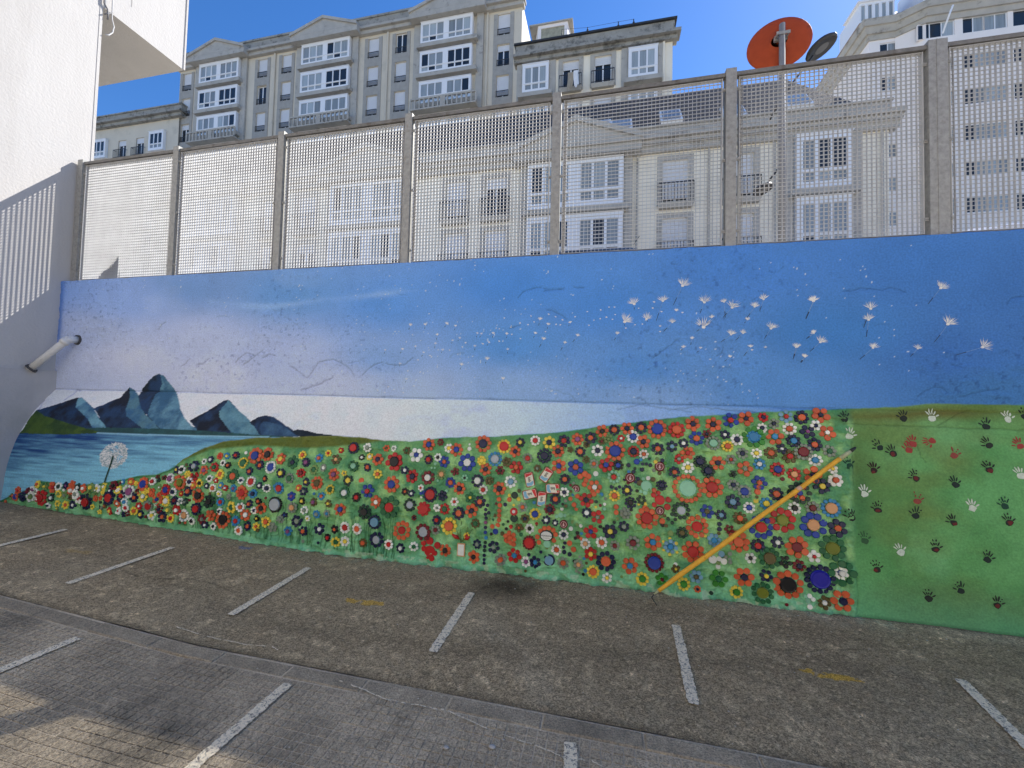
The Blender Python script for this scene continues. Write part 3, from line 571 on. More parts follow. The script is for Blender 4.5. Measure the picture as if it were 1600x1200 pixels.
FL['Z6']=(900,630,5.3333,"""122,290,52,7,N,O;218,235,56,6,O,K;318,225,48,9,N,O;425,212,56,6,O,N;542,205,52,8,N,O;675,215,84,10,O,B,46;835,225,70,9,R,O,36;972,175,66,6,O,N;1140,178,66,6,O,N;1283,145,66,6,B,R;1412,130,66,5,O,N;1555,120,44,7,R,N;1545,208,44,7,W,N
375,295,34,6,R,W;270,300,42,6,e,e;475,280,56,9,W,B;560,322,58,6,O,N;180,395,52,7,W,N;325,400,84,10,O,B,46;478,403,50,10,R,N;35,405,46,9,N,O;565,425,42,7,W,O;680,382,54,7,N,O;797,362,50,6,N,L;893,335,42,7,N,W;1000,295,62,7,B,O
1088,257,38,6,D,N;1235,265,42,6,N,W;1335,305,52,8,W,N;1258,360,48,9,Y,O;1475,285,92,9,g,A,40;1475,285,56,9,A,k,24;1140,335,62,11,T,M,32;930,415,60,6,O,R;857,465,44,6,R,T;1380,420,50,7,T,N;1497,418,44,7,W,Y;250,515,62,6,R,B;350,518,46,8,K,B
150,505,40,7,T,O;437,517,18,0,N,N;505,488,24,0,B,B;540,470,14,0,A,A;550,552,18,0,N,N;585,507,13,0,N,N;617,517,16,0,N,N;555,507,13,0,N,N;490,545,13,0,k,k;612,465,12,0,k,k;85,470,34,6,E,E;90,345,32,6,E,K;215,320,32,6,E,D;660,490,16,0,Y,Y;718,478,17,0,N,N;648,560,15,0,T,T
695,585,16,0,E,E;742,500,15,0,g,g;765,545,14,0,g,g;735,570,13,0,e,e;675,465,15,0,e,e;818,575,48,7,N,O;930,535,52,7,W,Y;1030,485,54,9,k,N,30;1100,562,58,9,k,N,32;1178,498,62,6,O,N;1285,470,44,6,T,R;1523,507,50,7,A,W;1400,547,66,5,O,T;1300,590,32,6,k,K
165,588,22,0,W,W;315,615,56,9,M,R,22;480,572,16,0,N,N;515,630,16,0,N,N;405,635,14,0,N,N;440,572,14,0,A,A;495,655,14,0,N,N;435,665,13,0,D,D;528,662,26,0,E,E;600,625,18,0,W,W;640,635,20,0,E,E;585,690,44,0,M,M;560,630,14,0,M,M;575,745,20,0,M,M;540,735,14,0,M,M;75,590,26,0,O,O;35,610,24,0,O,O;105,610,24,0,O,O
85,642,22,0,O,O;70,675,22,0,O,O;155,698,60,6,O,W;150,755,22,0,O,O;712,683,46,9,N,N;925,710,120,16,O,M,66;1130,700,88,9,O,R,46;1305,680,48,7,T,N;1395,735,58,8,T,B,32;1520,662,60,6,B,O;1515,697,18,0,O,O;1505,738,24,0,O,O;1500,780,13,0,E,E;1495,812,20,0,Y,Y
320,770,48,9,Y,O;425,725,46,7,N,Y;298,697,17,0,N,N;335,712,14,0,N,N;362,697,14,0,N,N;508,730,14,0,K,K;695,805,40,0,R,R;645,765,21,0,R,R;685,748,18,0,R,R;650,725,20,0,O,O;768,802,24,0,R,R;757,862,26,0,R,R;650,845,20,0,R,R;545,805,42,6,k,e;455,828,50,8,N,K
85,805,62,6,R,N;90,910,44,8,N,W;180,945,58,5,R,T;1582,835,52,8,A,Y;1300,820,62,7,N,L;1437,868,50,8,W,B;875,893,74,10,k,S,34;1090,900,58,6,B,E;1205,930,46,7,N,L;1195,1005,16,0,N,N;1193,1048,19,0,N,N;1190,1085,14,0,E,E;1360,955,54,8,E,O
590,955,92,9,O,R,48;575,875,23,0,O,O;580,842,16,0,Y,Y;522,842,11,0,Y,Y;410,915,50,7,T,T;335,862,21,0,O,O;335,908,20,0,O,O;1005,1025,92,10,O,R,42;880,1075,48,8,k,E;718,982,24,0,O,O;720,1015,17,0,K,K;750,1020,15,0,E,E;785,1080,24,0,e,e;700,942,16,0,e,e
735,935,14,0,E,E;767,960,16,0,k,k;800,995,15,0,k,k;797,925,15,0,k,k;825,965,15,0,k,k;245,795,13,0,T,T;212,760,16,0,A,A;200,715,14,0,e,e;1008,935,12,0,Y,Y;1075,975,11,0,Y,Y;1075,1105,13,0,Y,Y;1012,1118,11,0,Y,Y;945,955,12,0,Y,Y;1535,1030,98,9,B,R,42;205,1025,14,0,K,K;232,1040,12,0,N,N""")
FL['Z7']=(1000,740,4.5714,"""90,485,62,6,O,A;215,518,50,7,L,A;375,555,78,8,O,R,38;525,472,48,7,L,A;700,485,76,8,O,O,34;838,512,48,8,N,R;975,487,46,6,N,W;1115,522,80,7,O,D,34;1010,330,88,8,R,h,38;1230,365,90,8,B,F,40;1405,388,64,6,N,O;1355,245,66,12,A,F,38;1225,243,48,8,T,D
1100,245,44,8,W,K;1390,45,46,7,W,O;1368,530,90,9,G,h,44;1240,590,46,5,W,R;920,600,76,10,G,E,40;788,602,40,6,W,K;1033,628,44,5,K,k;1130,655,44,7,D,N;740,735,68,6,O,N;895,725,44,6,N,Y;560,748,62,6,g,G;400,735,48,6,L,E;310,785,46,9,Y,g;685,840,46,9,Y,g
870,845,74,10,G,h,38;1052,790,100,10,O,K,54;1280,750,100,14,N,U,64;1435,708,92,8,G,W,20;1428,708,50,7,W,B;1440,905,76,6,O,N;1310,915,48,6,E,W;1205,868,16,0,W,W;1230,892,15,0,W,W;1203,942,17,0,W,W;1190,897,18,0,M,M;1172,868,12,0,M,M;100,632,68,14,D,B,44
255,680,34,5,E,Y;253,648,14,0,W,W;290,695,12,0,M,M;15,745,46,9,Y,g;155,750,46,5,g,D;518,612,28,0,W,W;600,628,22,0,W,W;565,608,18,0,W,W;558,665,16,0,W,W;580,572,22,0,L,L;615,600,15,0,T,T;640,570,15,0,T,T;640,630,14,0,T,T;640,610,11,0,T,T;560,638,15,0,e,e;970,145,50,8,N,O
635,395,34,5,D,e;1038,925,12,0,D,D;165,482,10,0,Y,Y;258,497,12,0,Y,Y;212,463,11,0,Y,Y;168,545,10,0,Y,Y;212,578,11,0,Y,Y;262,558,10,0,Y,Y;565,360,15,0,N,N;1012,40,13,0,D,D""")
FL['Z8']=(1100,620,5.3333,"""580,225,46,6,T,N;675,168,56,6,L,R;805,175,60,8,N,O;962,155,70,5,O,N;708,268,54,8,W,O;920,243,46,6,W,N;855,292,60,5,N,P;1018,300,66,5,O,W;588,332,70,6,O,A;735,370,56,8,N,A;913,400,60,7,N,O;640,435,46,5,N,W;550,470,54,8,E,O;708,497,60,7,E,R
818,460,72,11,T,D,40;1035,455,54,7,T,G;922,528,54,8,W,A;605,605,60,9,R,B,30;745,645,56,8,R,F;900,650,74,5,O,N;1058,600,44,6,W,Y;1090,695,58,7,W,O;978,745,68,6,N,Y;790,800,92,10,k,B,22;755,820,22,0,O,O;812,842,22,0,O,O;825,752,22,0,O,O;650,685,16,0,D,D""")
FL['a2']=(180,680,8,"""125,580,36,6,A,W;220,580,52,7,O,Y;370,610,90,9,O,B,48;495,575,52,8,W,R;40,690,50,7,Y,W;185,700,85,11,W,P,48;95,755,75,9,N,R,28;260,775,66,7,N,O;380,760,70,9,Y,W,26;480,715,58,8,O,O;570,650,40,5,e,W;655,680,76,9,R,B,38;705,540,66,10,W,P,34
815,590,98,10,O,h,44;850,428,54,8,W,K;775,430,50,6,N,Y;925,490,50,7,Y,Y;945,580,62,8,W,N;545,800,78,6,O,B,22;735,708,54,8,W,N;645,818,74,10,Y,W,36;915,700,70,7,N,O;825,730,36,6,R,Y;755,812,56,8,N,D;825,825,46,7,W,T;895,830,50,6,k,T;40,850,50,7,O,W
150,830,50,8,W,A;165,900,50,8,W,R;325,880,50,6,R,W;425,885,72,10,T,R,46;565,925,56,7,D,N;680,930,50,8,e,Y;775,935,70,6,R,W;865,1000,80,11,W,F,40;260,940,54,8,Y,O;335,985,56,7,N,Y;475,1000,62,7,W,Y;610,1015,74,6,N,O;705,1035,56,8,Y,R;400,1015,24,5,D,D
960,1070,52,8,W,K;60,940,50,5,W,R;130,985,40,5,N,N;190,970,40,5,D,T;275,600,34,6,Y,Y;560,560,30,5,k,k;640,530,34,5,D,k;540,520,26,5,D,D;790,470,24,5,D,D;520,870,40,6,M,W;430,690,40,6,Y,Y;570,740,36,6,O,R;290,690,26,5,D,D""")
FL['a1']=(0,680,8,"""235,690,52,6,O,R;220,765,60,7,O,B,34;315,765,66,8,N,N;360,690,40,6,D,D;415,680,50,7,W,P;405,765,66,8,W,e;480,700,46,7,W,T;505,610,50,7,Y,O;570,640,44,6,e,Y;540,780,100,9,R,R,50;660,650,75,6,O,R;745,640,56,8,W,k;830,630,50,6,N,P;915,610,50,5,O,O
900,690,72,6,O,W;745,730,50,7,Y,e;815,750,46,6,e,T;1000,650,52,7,k,W;970,730,66,7,W,T;1075,660,60,6,O,W;1165,650,60,7,e,Y;1220,665,56,6,W,Y;1320,640,50,6,Y,W;1430,630,66,6,D,K;1500,680,52,8,Y,W;660,780,52,7,k,W;835,870,56,7,Y,O;740,850,44,6,Y,e
625,875,40,6,W,N;920,870,60,6,N,W;1005,795,62,6,W,R;1090,835,98,10,N,R,52;1210,790,40,6,O,O;1275,780,36,5,O,R;1385,780,92,10,N,R,52;1385,945,52,7,R,Y;1260,955,34,5,Y,Y;1180,890,36,5,Y,g;1300,700,40,6,Y,Y;1310,620,40,6,e,g;1120,740,44,6,e,k;740,910,34,6,e,Y;1200,735,36,6,e,e;1400,690,40,6,N,W
160,760,36,5,e,D;470,800,34,5,W,W;900,770,40,6,E,k;1050,770,36,6,N,R""")
SEEDS={'z5':(1240,420,4.444,"140,225,50,95,90,350;535,278,60,92,490,410;520,355,55,95,505,475;1020,135,65,60,945,245;1070,385,75,60,990,510;1310,545,68,42,1155,600;185,510,55,60,120,575;140,450,30,110,95,485;550,550,50,70,470,630;860,555,38,75,815,610;75,610,28,80,50,650;15,545,40,80,0,620"),
'z4':(940,420,4.706,"595,125,75,68,530,270;240,260,68,105,240,300;450,238,55,90,405,385;755,248,65,90,725,330;900,245,35,100,910,360;960,285,70,75,900,355;1190,225,50,95,1165,310;1125,280,45,80,1075,360;1555,240,50,95,1505,370;170,390,80,55,170,420;330,370,60,80,340,390;520,395,40,90,460,460;750,430,90,95,700,460;810,360,28,90,775,405;1075,375,28,90,1050,400;950,485,48,75,880,540;1040,475,38,85,990,525;1245,440,62,75,1200,515;115,480,25,90,95,525;600,580,25,90,585,600;728,585,20,90,700,618;665,515,24,90,655,560;1095,575,28,90,1050,640;1105,600,16,90,1105,610;1205,580,18,90,1205,590;945,650,24,90,905,680;1440,575,42,90,1410,665;1495,650,30,90,1470,690;1560,470,30,100,1510,515;385,248,16,80,385,255;375,292,13,80,375,300;440,318,14,80,440,325;550,310,24,90,550,315;595,325,14,90,595,335;430,425,18,90,430,430;430,465,12,90,430,470;55,285,10,90,55,290;95,285,10,90,95,290;35,360,10,90,35,365;80,375,10,90,80,380;100,340,10,90,100,345;178,440,12,90,178,445;245,415,10,90,215,445;300,410,10,90,300,415;272,293,10,90,272,298"),
'z3':(550,440,4,"210,430,12;315,425,16;398,408,14;365,275,20;460,272,20;592,265,18;648,280,16;535,335,17;522,390,15;630,370,14;672,355,14;710,385,12;768,405,14;567,430,15;448,445,14;487,465,11;610,430,8;412,492,9;300,515,14;350,560,9;427,568,9;342,612,14;388,655,10;160,680,9;205,695,9;227,660,10;263,677,8;320,697,10;685,522,22;845,487,26;945,610,22;782,325,13;810,328,15;882,325,16;968,330,17;1000,332,9;855,382,14;818,392,10;920,375,10;975,425,14;952,230,8;1050,262,12;922,297,7;993,287,9;1100,272,10;1052,358,9;1145,325,18;1197,362,24,75,1172,410;1175,238,24;1225,270,19;1210,315,8;1228,207,11;1272,222,9;1315,242,12;1365,258,18;1275,270,10;1303,273,9;1330,385,20,80,1305,430;1410,340,20,80,1380,378;1395,222,9;1480,275,9;1512,243,7;1552,235,9;1553,180,9;1470,190,8;1590,225,9;1118,217,9;1138,255,8")}
HANDS="1318,650,K,10;1410,648,C,0;1453,648,W,-5;1326,676,W,10;1370,695,K,-30;1392,703,C,-10;1424,688,R,-5;1419,698,R,10;1449,690,R,-95;1488,706,r,0;1540,691,C,-30;1589,692,R,-20;1539,661,K,5;1571,650,W,-5;1597,645,K,-10;1323,723,G,-25;1362,730,D,-15;1427,742,C,-20;1488,752,K,-15;1541,729,C,-25;1590,738,W,-20;1348,766,W,-10;1430,777,r,-5;1328,803,C,-5;1370,791,C,0;1430,800,K,15;1486,811,C,-15;1515,788,W,-10;1567,785,G,0;1572,811,C,-15;1348,839,f,-15;1403,857,W,-25;1459,852,C,-5;1541,868,K,5;1367,884,C,-15;1448,929,C,-10;1499,917,K,-5;1556,939,C,0"
# ---------------------------------------------------------------- bottle-cap flowers set into the wall
CAPS={'O':(208,98,56),'N':(24,30,68),'B':(28,62,150),'A':(56,136,180),'W':(232,232,220),'Y':(232,206,78),'R':(186,38,36),'D':(116,26,36),'G':(38,104,62),'K':(26,24,26),'T':(136,146,128),'E':(96,84,44),'P':(140,78,120),'M':(142,196,160),'L':(120,164,186),'S':(176,182,184),'F':(222,164,112),'k':(26,58,46),'e':(120,146,84),'g':(58,136,44),'h':(120,128,36),'U':(22,20,150),'r':(204,44,50)}
CM={k:mat('cap plastic '+k,tuple(min(.85,q**1.05*1.02) for q in lin(v)),.4,noise=.10,nscale=40,rand=.16,spec=.45,dirt=tuple(.6*q+.03 for q in lin(v)),dscale=14,dthr=.6) for k,v in CAPS.items()}
def cap_mesh(key,n=14,kind=0):
    """unit bottle cap facing -Y: skirt, rounded edge, shallow rim"""
    me=bpy.data.meshes.new('bottle_cap_'+key); v=[];f=[]
    rings=[(1.,0),(1.,-.72),(.9,-1.)] + ([(.78,-.86)] if kind else [])
    for r_,y_ in rings:
        for k in range(n): v.append((r_*math.cos(2*math.pi*k/n),y_,r_*math.sin(2*math.pi*k/n)))
    for q in range(len(rings)-1):
        for k in range(n): f.append((q*n+k,q*n+(k+1)%n,(q+1)*n+(k+1)%n,(q+1)*n+k))
    f.append(tuple((len(rings)-1)*n+k for k in range(n)))
    return v,f
PV,PF=cap_mesh('x',12,1); QV,QF=cap_mesh('x',22,1)
PM={}
for k in CAPS:
    me=bpy.data.meshes.new('petal'); me.from_pydata(PV,[],PF); me.materials.append(CM[k]); me.update(); PM[k]=me
flowers=[]
for key,(ox,oy,scl,txt) in FL.items():
    for e in txt.replace('\n',';').split(';'):
        q=e.split(',')
        if len(q)<6: continue
        x,y,r,n=float(q[0]),float(q[1]),float(q[2]),int(q[3]); rc=float(q[6])/scl if len(q)>6 else None
        if r<3: continue
        flowers.append([ox+x/scl,oy+y/scl,r/scl,n,q[4],q[5],rc])
# the densest, smallest ones low on the left were laid too tightly to read singly: fill between
rf=random.Random(21); occ=[(a[0],a[1],a[2]) for a in flowers]
def free(x,y,r,k=.93):
    return all((x-a)**2*(1.3 if x<300 else 1)+(y-b)**2>((r+c)*k)**2 for a,b,c in occ)
hxx=list(hx); hyy=list(hy)
def base_y(x): return float(np.interp(x,[0,150,300,500,740,1018,1350],[785,798,822,857,887,925,968]))
def top_y(x): return float(np.interp(x,hxx,hyy))+ (0 if x<275 else float(np.interp(x,[275,320,400,480,560,700,1330],[0,10,18,22,8,6,7])))
fill=0
for it in range(26000):
    x=rf.uniform(12,1325); y=rf.uniform(640,965)
    r=rf.choice([2.2,2.6,4.0,4.6,5,5.6]) if x<420 else rf.choice([2.0,2.3,2.7,3,4.6,5.4])
    if y-r<top_y(x)+1 or y+r>base_y(x)-(0 if x<330 else 3): continue
    dens=1 if x<330 else (.05 if x<520 else (.012 if x<1290 else 0))
    if rf.random()>dens: continue
    if not free(x,y,r,.88 if x<330 else 1.12): continue
    occ.append((x,y,r)); fill+=1
    if r<4: c=rf.choice('NNTTEEWMADOek'); flowers.append([x,y,r,0,c,c,None])
    else:
        c=rf.choice('NOOWTTYAERD'); c2=rf.choice([k for k in 'NOWYRKAB' if k!=c]); flowers.append([x,y,r,rf.choice([6,7,8]),c,c2,None])
flw=[f for f in flowers if f[3]>0]; single=[f for f in flowers if f[3]==0]
flw.sort(key=lambda f:-f[2])
NAMES={'O':'orange','N':'navy','B':'blue','A':'light blue','W':'white','Y':'yellow','R':'red','D':'dark red','G':'green','K':'black','T':'grey','E':'brown','P':'purple','M':'mint','L':'pale blue','S':'silver','F':'peach','k':'dark green','e':'olive green','g':'bright green','h':'olive','U':'deep blue','r':'red'}
def frame_mat(x,z,out):
    p,rt,up,nn=wframe(x,z); p=p+nn*out
    # local x=right, local y=-normal, local z=up
    return Matrix(((rt.x,-nn.x,up.x,p.x),(rt.y,-nn.y,up.y,p.y),(rt.z,-nn.z,up.z,p.z),(0,0,0,1)))
CH=.011
def ring_of(f,rr):
    n=f[3]; s=math.sin(math.pi/n)
    R1=1/(1+s); rp=R1*s*.985; rc=(R1-rp)*1.0
    a0=rr.uniform(0,6.28); out=[]
    for k in range(n):
        a=a0+2*math.pi*k/n+rr.uniform(-.06,.06)*6/n; d=R1*(1+rr.uniform(-.035,.035)); out.append((d*math.cos(a),d*math.sin(a),rp*rr.uniform(.92,1.05)))
    return out,rc
def add_cap(mb,V,F,x,z,r,h,m,tilt=(0,0),yo=0):
    n=len(mb.v); mb.v+=[(x+a*r, yo+b*h+a*tilt[0]*h+c*tilt[1]*h, z+c*r) for a,b,c in V]
    for q in F: mb.f.append(tuple(n+i for i in q)); mb.m.append(m)
allm=[CM[k] for k in CAPS]; MI={k:i for i,k in enumerate(CAPS)}
restm=MB()
rr=random.Random(77); nf=0
for i,f in enumerate(flw):
    x,z,Y=onW(f[0],f[1]); sc_=1/px_per_m(x,Y)/ (1.0); R=f[2]*sc_; Dc=max(dsamp(x,z),dsamp(x+R*.4,z),dsamp(x-R*.4,z),dsamp(x,z+R*.4),dsamp(x,z-R*.4)); M=frame_mat(x,z,Dc-.001); ly=lambda a,b:-max(-.012,min(.012,dsamp(x+a,z+b)-Dc+.001))
    ring,rcn=ring_of(f,rr); rc=(f[6]/f[2] if f[6] else rcn)*R*.99
    ring=[(a*R,b*R,c*R) for a,b,c in ring]
    h=min(CH,.35*R)
    if f[5]=='-' : rc=.001
    if i<300:
        if f[2]>=8.3:
            mb=MB(); add_cap(mb,QV,QF,0,0,rc,h*rr.uniform(1.05,1.5),0,(rr.uniform(-.15,.15),rr.uniform(-.15,.15)))
            o=mb.build('cap_flower',CM[f[5]],wall); o.matrix_world=M
            if f[2]>=13: o['label']='large flower of %s caps round a %s lid'%(NAMES[f[4]],NAMES[f[5]])
            for a,b,c in ring:
                p=bpy.data.objects.new('petal',PM[f[4]]); COL.objects.link(p); p.parent=o; p.location=(a,ly(a,b)+rr.uniform(-.001,.0005),b); p.scale=(c,h*rr.uniform(.8,1.15),c)
                p.rotation_euler=(rr.uniform(-.1,.1),rr.uniform(0,6.2),rr.uniform(-.1,.1))
        else:
            mb=MB(); add_cap(mb,PV,PF,0,0,rc,h*1.2,0)
            for a,b,c in ring: add_cap(mb,PV,PF,a,b,c,h,1,(rr.uniform(-.1,.1),rr.uniform(-.1,.1)),ly(a,b))
            mb.build('cap_flower',[CM[f[5]],CM[f[4]]],wall).matrix_world=M
    else:
        mb=MB(); add_cap(mb,PV,PF,0,0,rc,h*1.2,MI[f[5]])
        for a,b,c in ring: add_cap(mb,PV,PF,a,b,c,h,MI[f[4]],(0,0),ly(a,b))
        n=len(restm.v); restm.v+=[tuple(M@Vector(v)) for v in mb.v]; restm.f+=[tuple(n+q for q in ff) for ff in mb.f]; restm.m+=mb.m
if restm.v: tag(restm.build('cap_flowers',allm,wall),kind='stuff')
single.sort(key=lambda f:-f[2]); restc=MB()
for i,f in enumerate(single):
    x,z,Y=onW(f[0],f[1]); R=f[2]/px_per_m(x,Y); M=frame_mat(x,z,dsamp(x,z)+.0005)
    h=min(CH,.5*R)
    if i<295:
        p=bpy.data.objects.new('bottle_cap',PM[f[4]]); COL.objects.link(p); p.parent=wall; p.matrix_world=M@Matrix.Diagonal((R,h,R,1))
    else:
        mb=MB(); add_cap(mb,PV,PF,0,0,R,h,MI[f[4]]); n=len(restc.v); restc.v+=[tuple(M@Vector(v)) for v in mb.v]; restc.f+=[tuple(n+q for q in ff) for ff in mb.f]; restc.m+=mb.m
if restc.v: tag(restc.build('bottle_caps',allm,wall),kind='stuff')
print('FLOWERS',len(flw),'SINGLES',len(single))
# ---- printed lids: dark red disc with a pale ring and a small drop-shaped mark
m_lidr=CM['D']; m_lidw=mat('pale print',lin((214,176,168)),.5)
def lid_special(px_,py_,rp):
    x,z,Y=onW(px_,py_); R=rp/px_per_m(x,Y); mb=MB(); add_cap(mb,QV,QF,0,0,R,.014,0)
    y=-.0145*1; n=24
    for r0,r1 in ((.62,.72),):
        for k in range(n):
            a=2*math.pi*k/n;b=2*math.pi*(k+1)/n
            mb.quad((r0*R*math.cos(a),y,r0*R*math.sin(a)),(r0*R*math.cos(b),y,r0*R*math.sin(b)),(r1*R*math.cos(b),y,r1*R*math.sin(b)),(r1*R*math.cos(a),y,r1*R*math.sin(a)),1)
    mb.poly([(.22*R*math.cos(a)*1.,y,(-.18+.26*math.sin(a))*R) for a in [6.283*k/10 for k in range(10)]],1)
    mb.quad((-.2*R,y,.05*R),(-.05*R,y,.0),(.16*R,y,.42*R),(.05*R,y,.48*R),1)
    mb.build('printed_lid',[m_lidr,m_lidw],wall).matrix_world=frame_mat(x,z,dsamp(x,z))
for e in [(899.7,763.8,6.4),(881,818.5,6.4),(1030.3,729,7.5),(984.4,746.6,7.5),(1030.3,797.4,6.8)]: lid_special(*e)
# white patch on the red cap, navy ring lid with grey heart
def disc_part(name,px_,py_,rx,rz,m,h,rot=0,n=24):
    x,z,Y=onW(px_,py_); k=1/px_per_m(x,Y); mb=MB(); R1,R2=rx*k,rz*k
    add_cap(mb,QV,QF,0,0,1,1,0); mb.v=[(a*R1,b*h,c*R2) for a,b,c in mb.v]
    o=mb.build(name,m,wall); o.matrix_world=frame_mat(x,z,dsamp(x,z))@Matrix.Rotation(rot,4,'Y'); return o,k
disc_part('bottle_cap',858,874.7,9,9.2,CM['N'],.012)
disc_part('lid_insert',858,874.9,7,7,CM['L'],.0135)
disc_part('star_print',803.4,799,2.6,2.6,CM['W'],.0125)
# oval white lid lettered PHILADELPHIA
ov,k=disc_part('oval_lid',854.2,836.3,10.2,7.9,CM['K'],.014)
ov2,_=disc_part('lid_face',854.2,836.3,9.3,7.1,CM['W'],.0148)
def text_on(px_,py_,s,size,m,parent,out,rot=0,name='lettering'):
    c=bpy.data.curves.new('t','FONT'); c.body=s; c.size=size; c.align_x='CENTER'; c.align_y='CENTER'; c.extrude=.0004
    to=bpy.data.objects.new('t',c); COL.objects.link(to); dg=bpy.context.evaluated_depsgraph_get(); me=bpy.data.meshes.new_from_object(to.evaluated_get(dg)); bpy.data.objects.remove(to)
    o=bpy.data.objects.new(name,me); me.materials.clear(); me.materials.append(m); COL.objects.link(o); o.parent=parent
    x,z,Y=onW(px_,py_); o.matrix_world=frame_mat(x,z,dsamp(x,z)+out)@Matrix.Rotation(rot,4,'Y')@Matrix.Rotation(R_(90),4,'X'); return o
text_on(854.2,836.3,'PHILADELPHIA',.0158,CM['K'],wall,.0152)
for dy in (3.6,-3.6):
    disc_part('lid_line',854.2,836.3+dy,5.5,.5,CM['K'],.0152)
# five printed fish tins
m_tin=mat('tin rim',lin((150,60,50)),.35,metal=.4,noise=.1)
def tin(px_,py_,w_,h_,rot):
    x,z,Y=onW(px_,py_); k=1/px_per_m(x,Y); a,b=w_*k/2,h_*k/2
    def rrect(a,b,r,n=4):
        p=[]
        for cx,cz,s in ((a-r,b-r,0),(-a+r,b-r,1),(-a+r,-b+r,2),(a-r,-b+r,3)):
            for q in range(n+1):
                t=(s+q/n)*math.pi/2; p.append((cx+r*math.cos(t),cz+r*math.sin(t)))
        return p
    mb=MB(); p=rrect(a,b,a*.35); n=len(p)
    for yy,s in ((0,1),(-.012,1),(-.015,.95)):
        for u_,v_ in p: mb.v.append((u_*s,yy,v_*s))
    for q in range(2):
        for k_ in range(n): mb.f.append((q*n+k_,q*n+(k_+1)%n,(q+1)*n+(k_+1)%n,(q+1)*n+k_)); mb.m.append(0)
    mb.f.append(tuple(2*n+q for q in range(n))); mb.m.append(0)
    y=-.0154; p2=rrect(a*.84,b*.88,a*.25)
    mb.poly([(u,y,v) for u,v in p2],1)
    y=-.0158
    mb.poly([(-a*.78,y,b*.35),(a*.78,y,b*.62),(a*.74,y,b*.84),(-a*.74,y,b*.84)],2)
    mb.poly([(-a*.78,y,-b*.80),(a*.3,y,-b*.84),(a*.78,y,-b*.55),(a*.78,y,-b*.2),(0,y,-b*.42),(-a*.78,y,-b*.4)],3)
    for q in range(7): # short dark lettering strokes
        z0=-b*.28+q*b*.09; mb.quad((-a*.28,y,z0),(a*(.1+.18*((q*3)%4)/3),y,z0),(a*(.1+.18*((q*3)%4)/3),y,z0+b*.055),(-a*.28,y,z0+b*.055),4)
    mb.build('printed_tin',[m_tin,mat_cream,CM['r'],mat_tblue,CM['K']],wall).matrix_world=frame_mat(x,z,dsamp(x,z))@Matrix.Rotation(rot,4,'Y')
mat_cream=mat('tin cream',lin((226,220,196)),.4); mat_tblue=mat('tin blue',lin((120,176,200)),.4)
for e in [(827.7,749.3,14,22.5,R_(-14)),(854,742,14.5,22.5,R_(32)),(828.4,771.8,14,23,R_(74)),(864,763.3,15,22,R_(86)),(846.8,779.6,14,23,R_(4))]: tin(*e)
# little vase with seed pods
m_vase=CM['F']; 
def strip_part(name,pts,wd,m,out=.004,h=.006):
    mb=MB(); P_=[]
    for q in pts:
        x,z,Y=onW(*q[:2]); p,rt,up,nn=wframe(x,z); P_.append(p+nn*(dsamp(x,z)+out))
    ws=wd if isinstance(wd,list) else [wd]*len(P_)
    mb.tube(P_,ws,6); return mb.build(name,m,wall,smooth=True)
x,z,Y=onW(721.8,857.8); k=1/px_per_m(x,Y); a,b=6*k,9.6*k; mb=MB(); mb.box(-a,a,-.014,0,-b,b,0); mb.box(-a*.8,a*.8,-.017,-.0142,-b*.85,b*.85,1)
mb.build('vase',[CM['F'],CM['W']],wall).matrix_world=frame_mat(x,z,dsamp(x,z))
for p0,p1 in (((718,842),(708,834)),((727,842),(735,838))): strip_part('seed_pod',[p0,((p0[0]+p1[0])/2,(p0[1]+p1[1])/2),p1],[.006,.022,.008],CM['R'],.008)
for pts in ([(721,846),(716,832),(712,821)],[(722,846),(720,830),(722,814)],[(723,846),(728,833),(733,822)],[(724,846),(733,836),(739,826)]):
    strip_part('stem',pts,.004,CM['e'])
# ---- hand prints, flat paint
HC={'K':(28,44,36),'W':(206,216,196),'R':(156,58,52),'r':(140,66,54),'G':(24,70,50),'D':(44,24,22),'f':(52,92,56),'C':(34,42,32),'red':(104,34,30)}
HM={k:mat('hand paint '+k,lin(v),.8,noise=.25,nscale=60) for k,v in HC.items()}
def lay_flat(name,polys,x,z,mats_,out=.0025,rot=0):
    """polys in local metres -> draped onto the relief"""
    mb=MB(); cr_,sr_=math.cos(rot),math.sin(rot)
    for pl,mi in polys:
        q=[]
        for u,v in pl:
            X_=x+u*cr_-v*sr_; Z_=z+u*sr_+v*cr_; p,rt,up,nn=wframe(X_,Z_); q.append(tuple(p+nn*(dsamp(X_,Z_)+out+.0006*mi)))
        c=tuple(np.mean(np.array(q),0)); n=len(mb.v); mb.v+=q+[c]
        for k_ in range(len(q)): mb.f.append((n+k_,n+(k_+1)%len(q),n+len(q))); mb.m.append(mi)
    return mb.build(name,mats_,wall)
rh=random.Random(31)
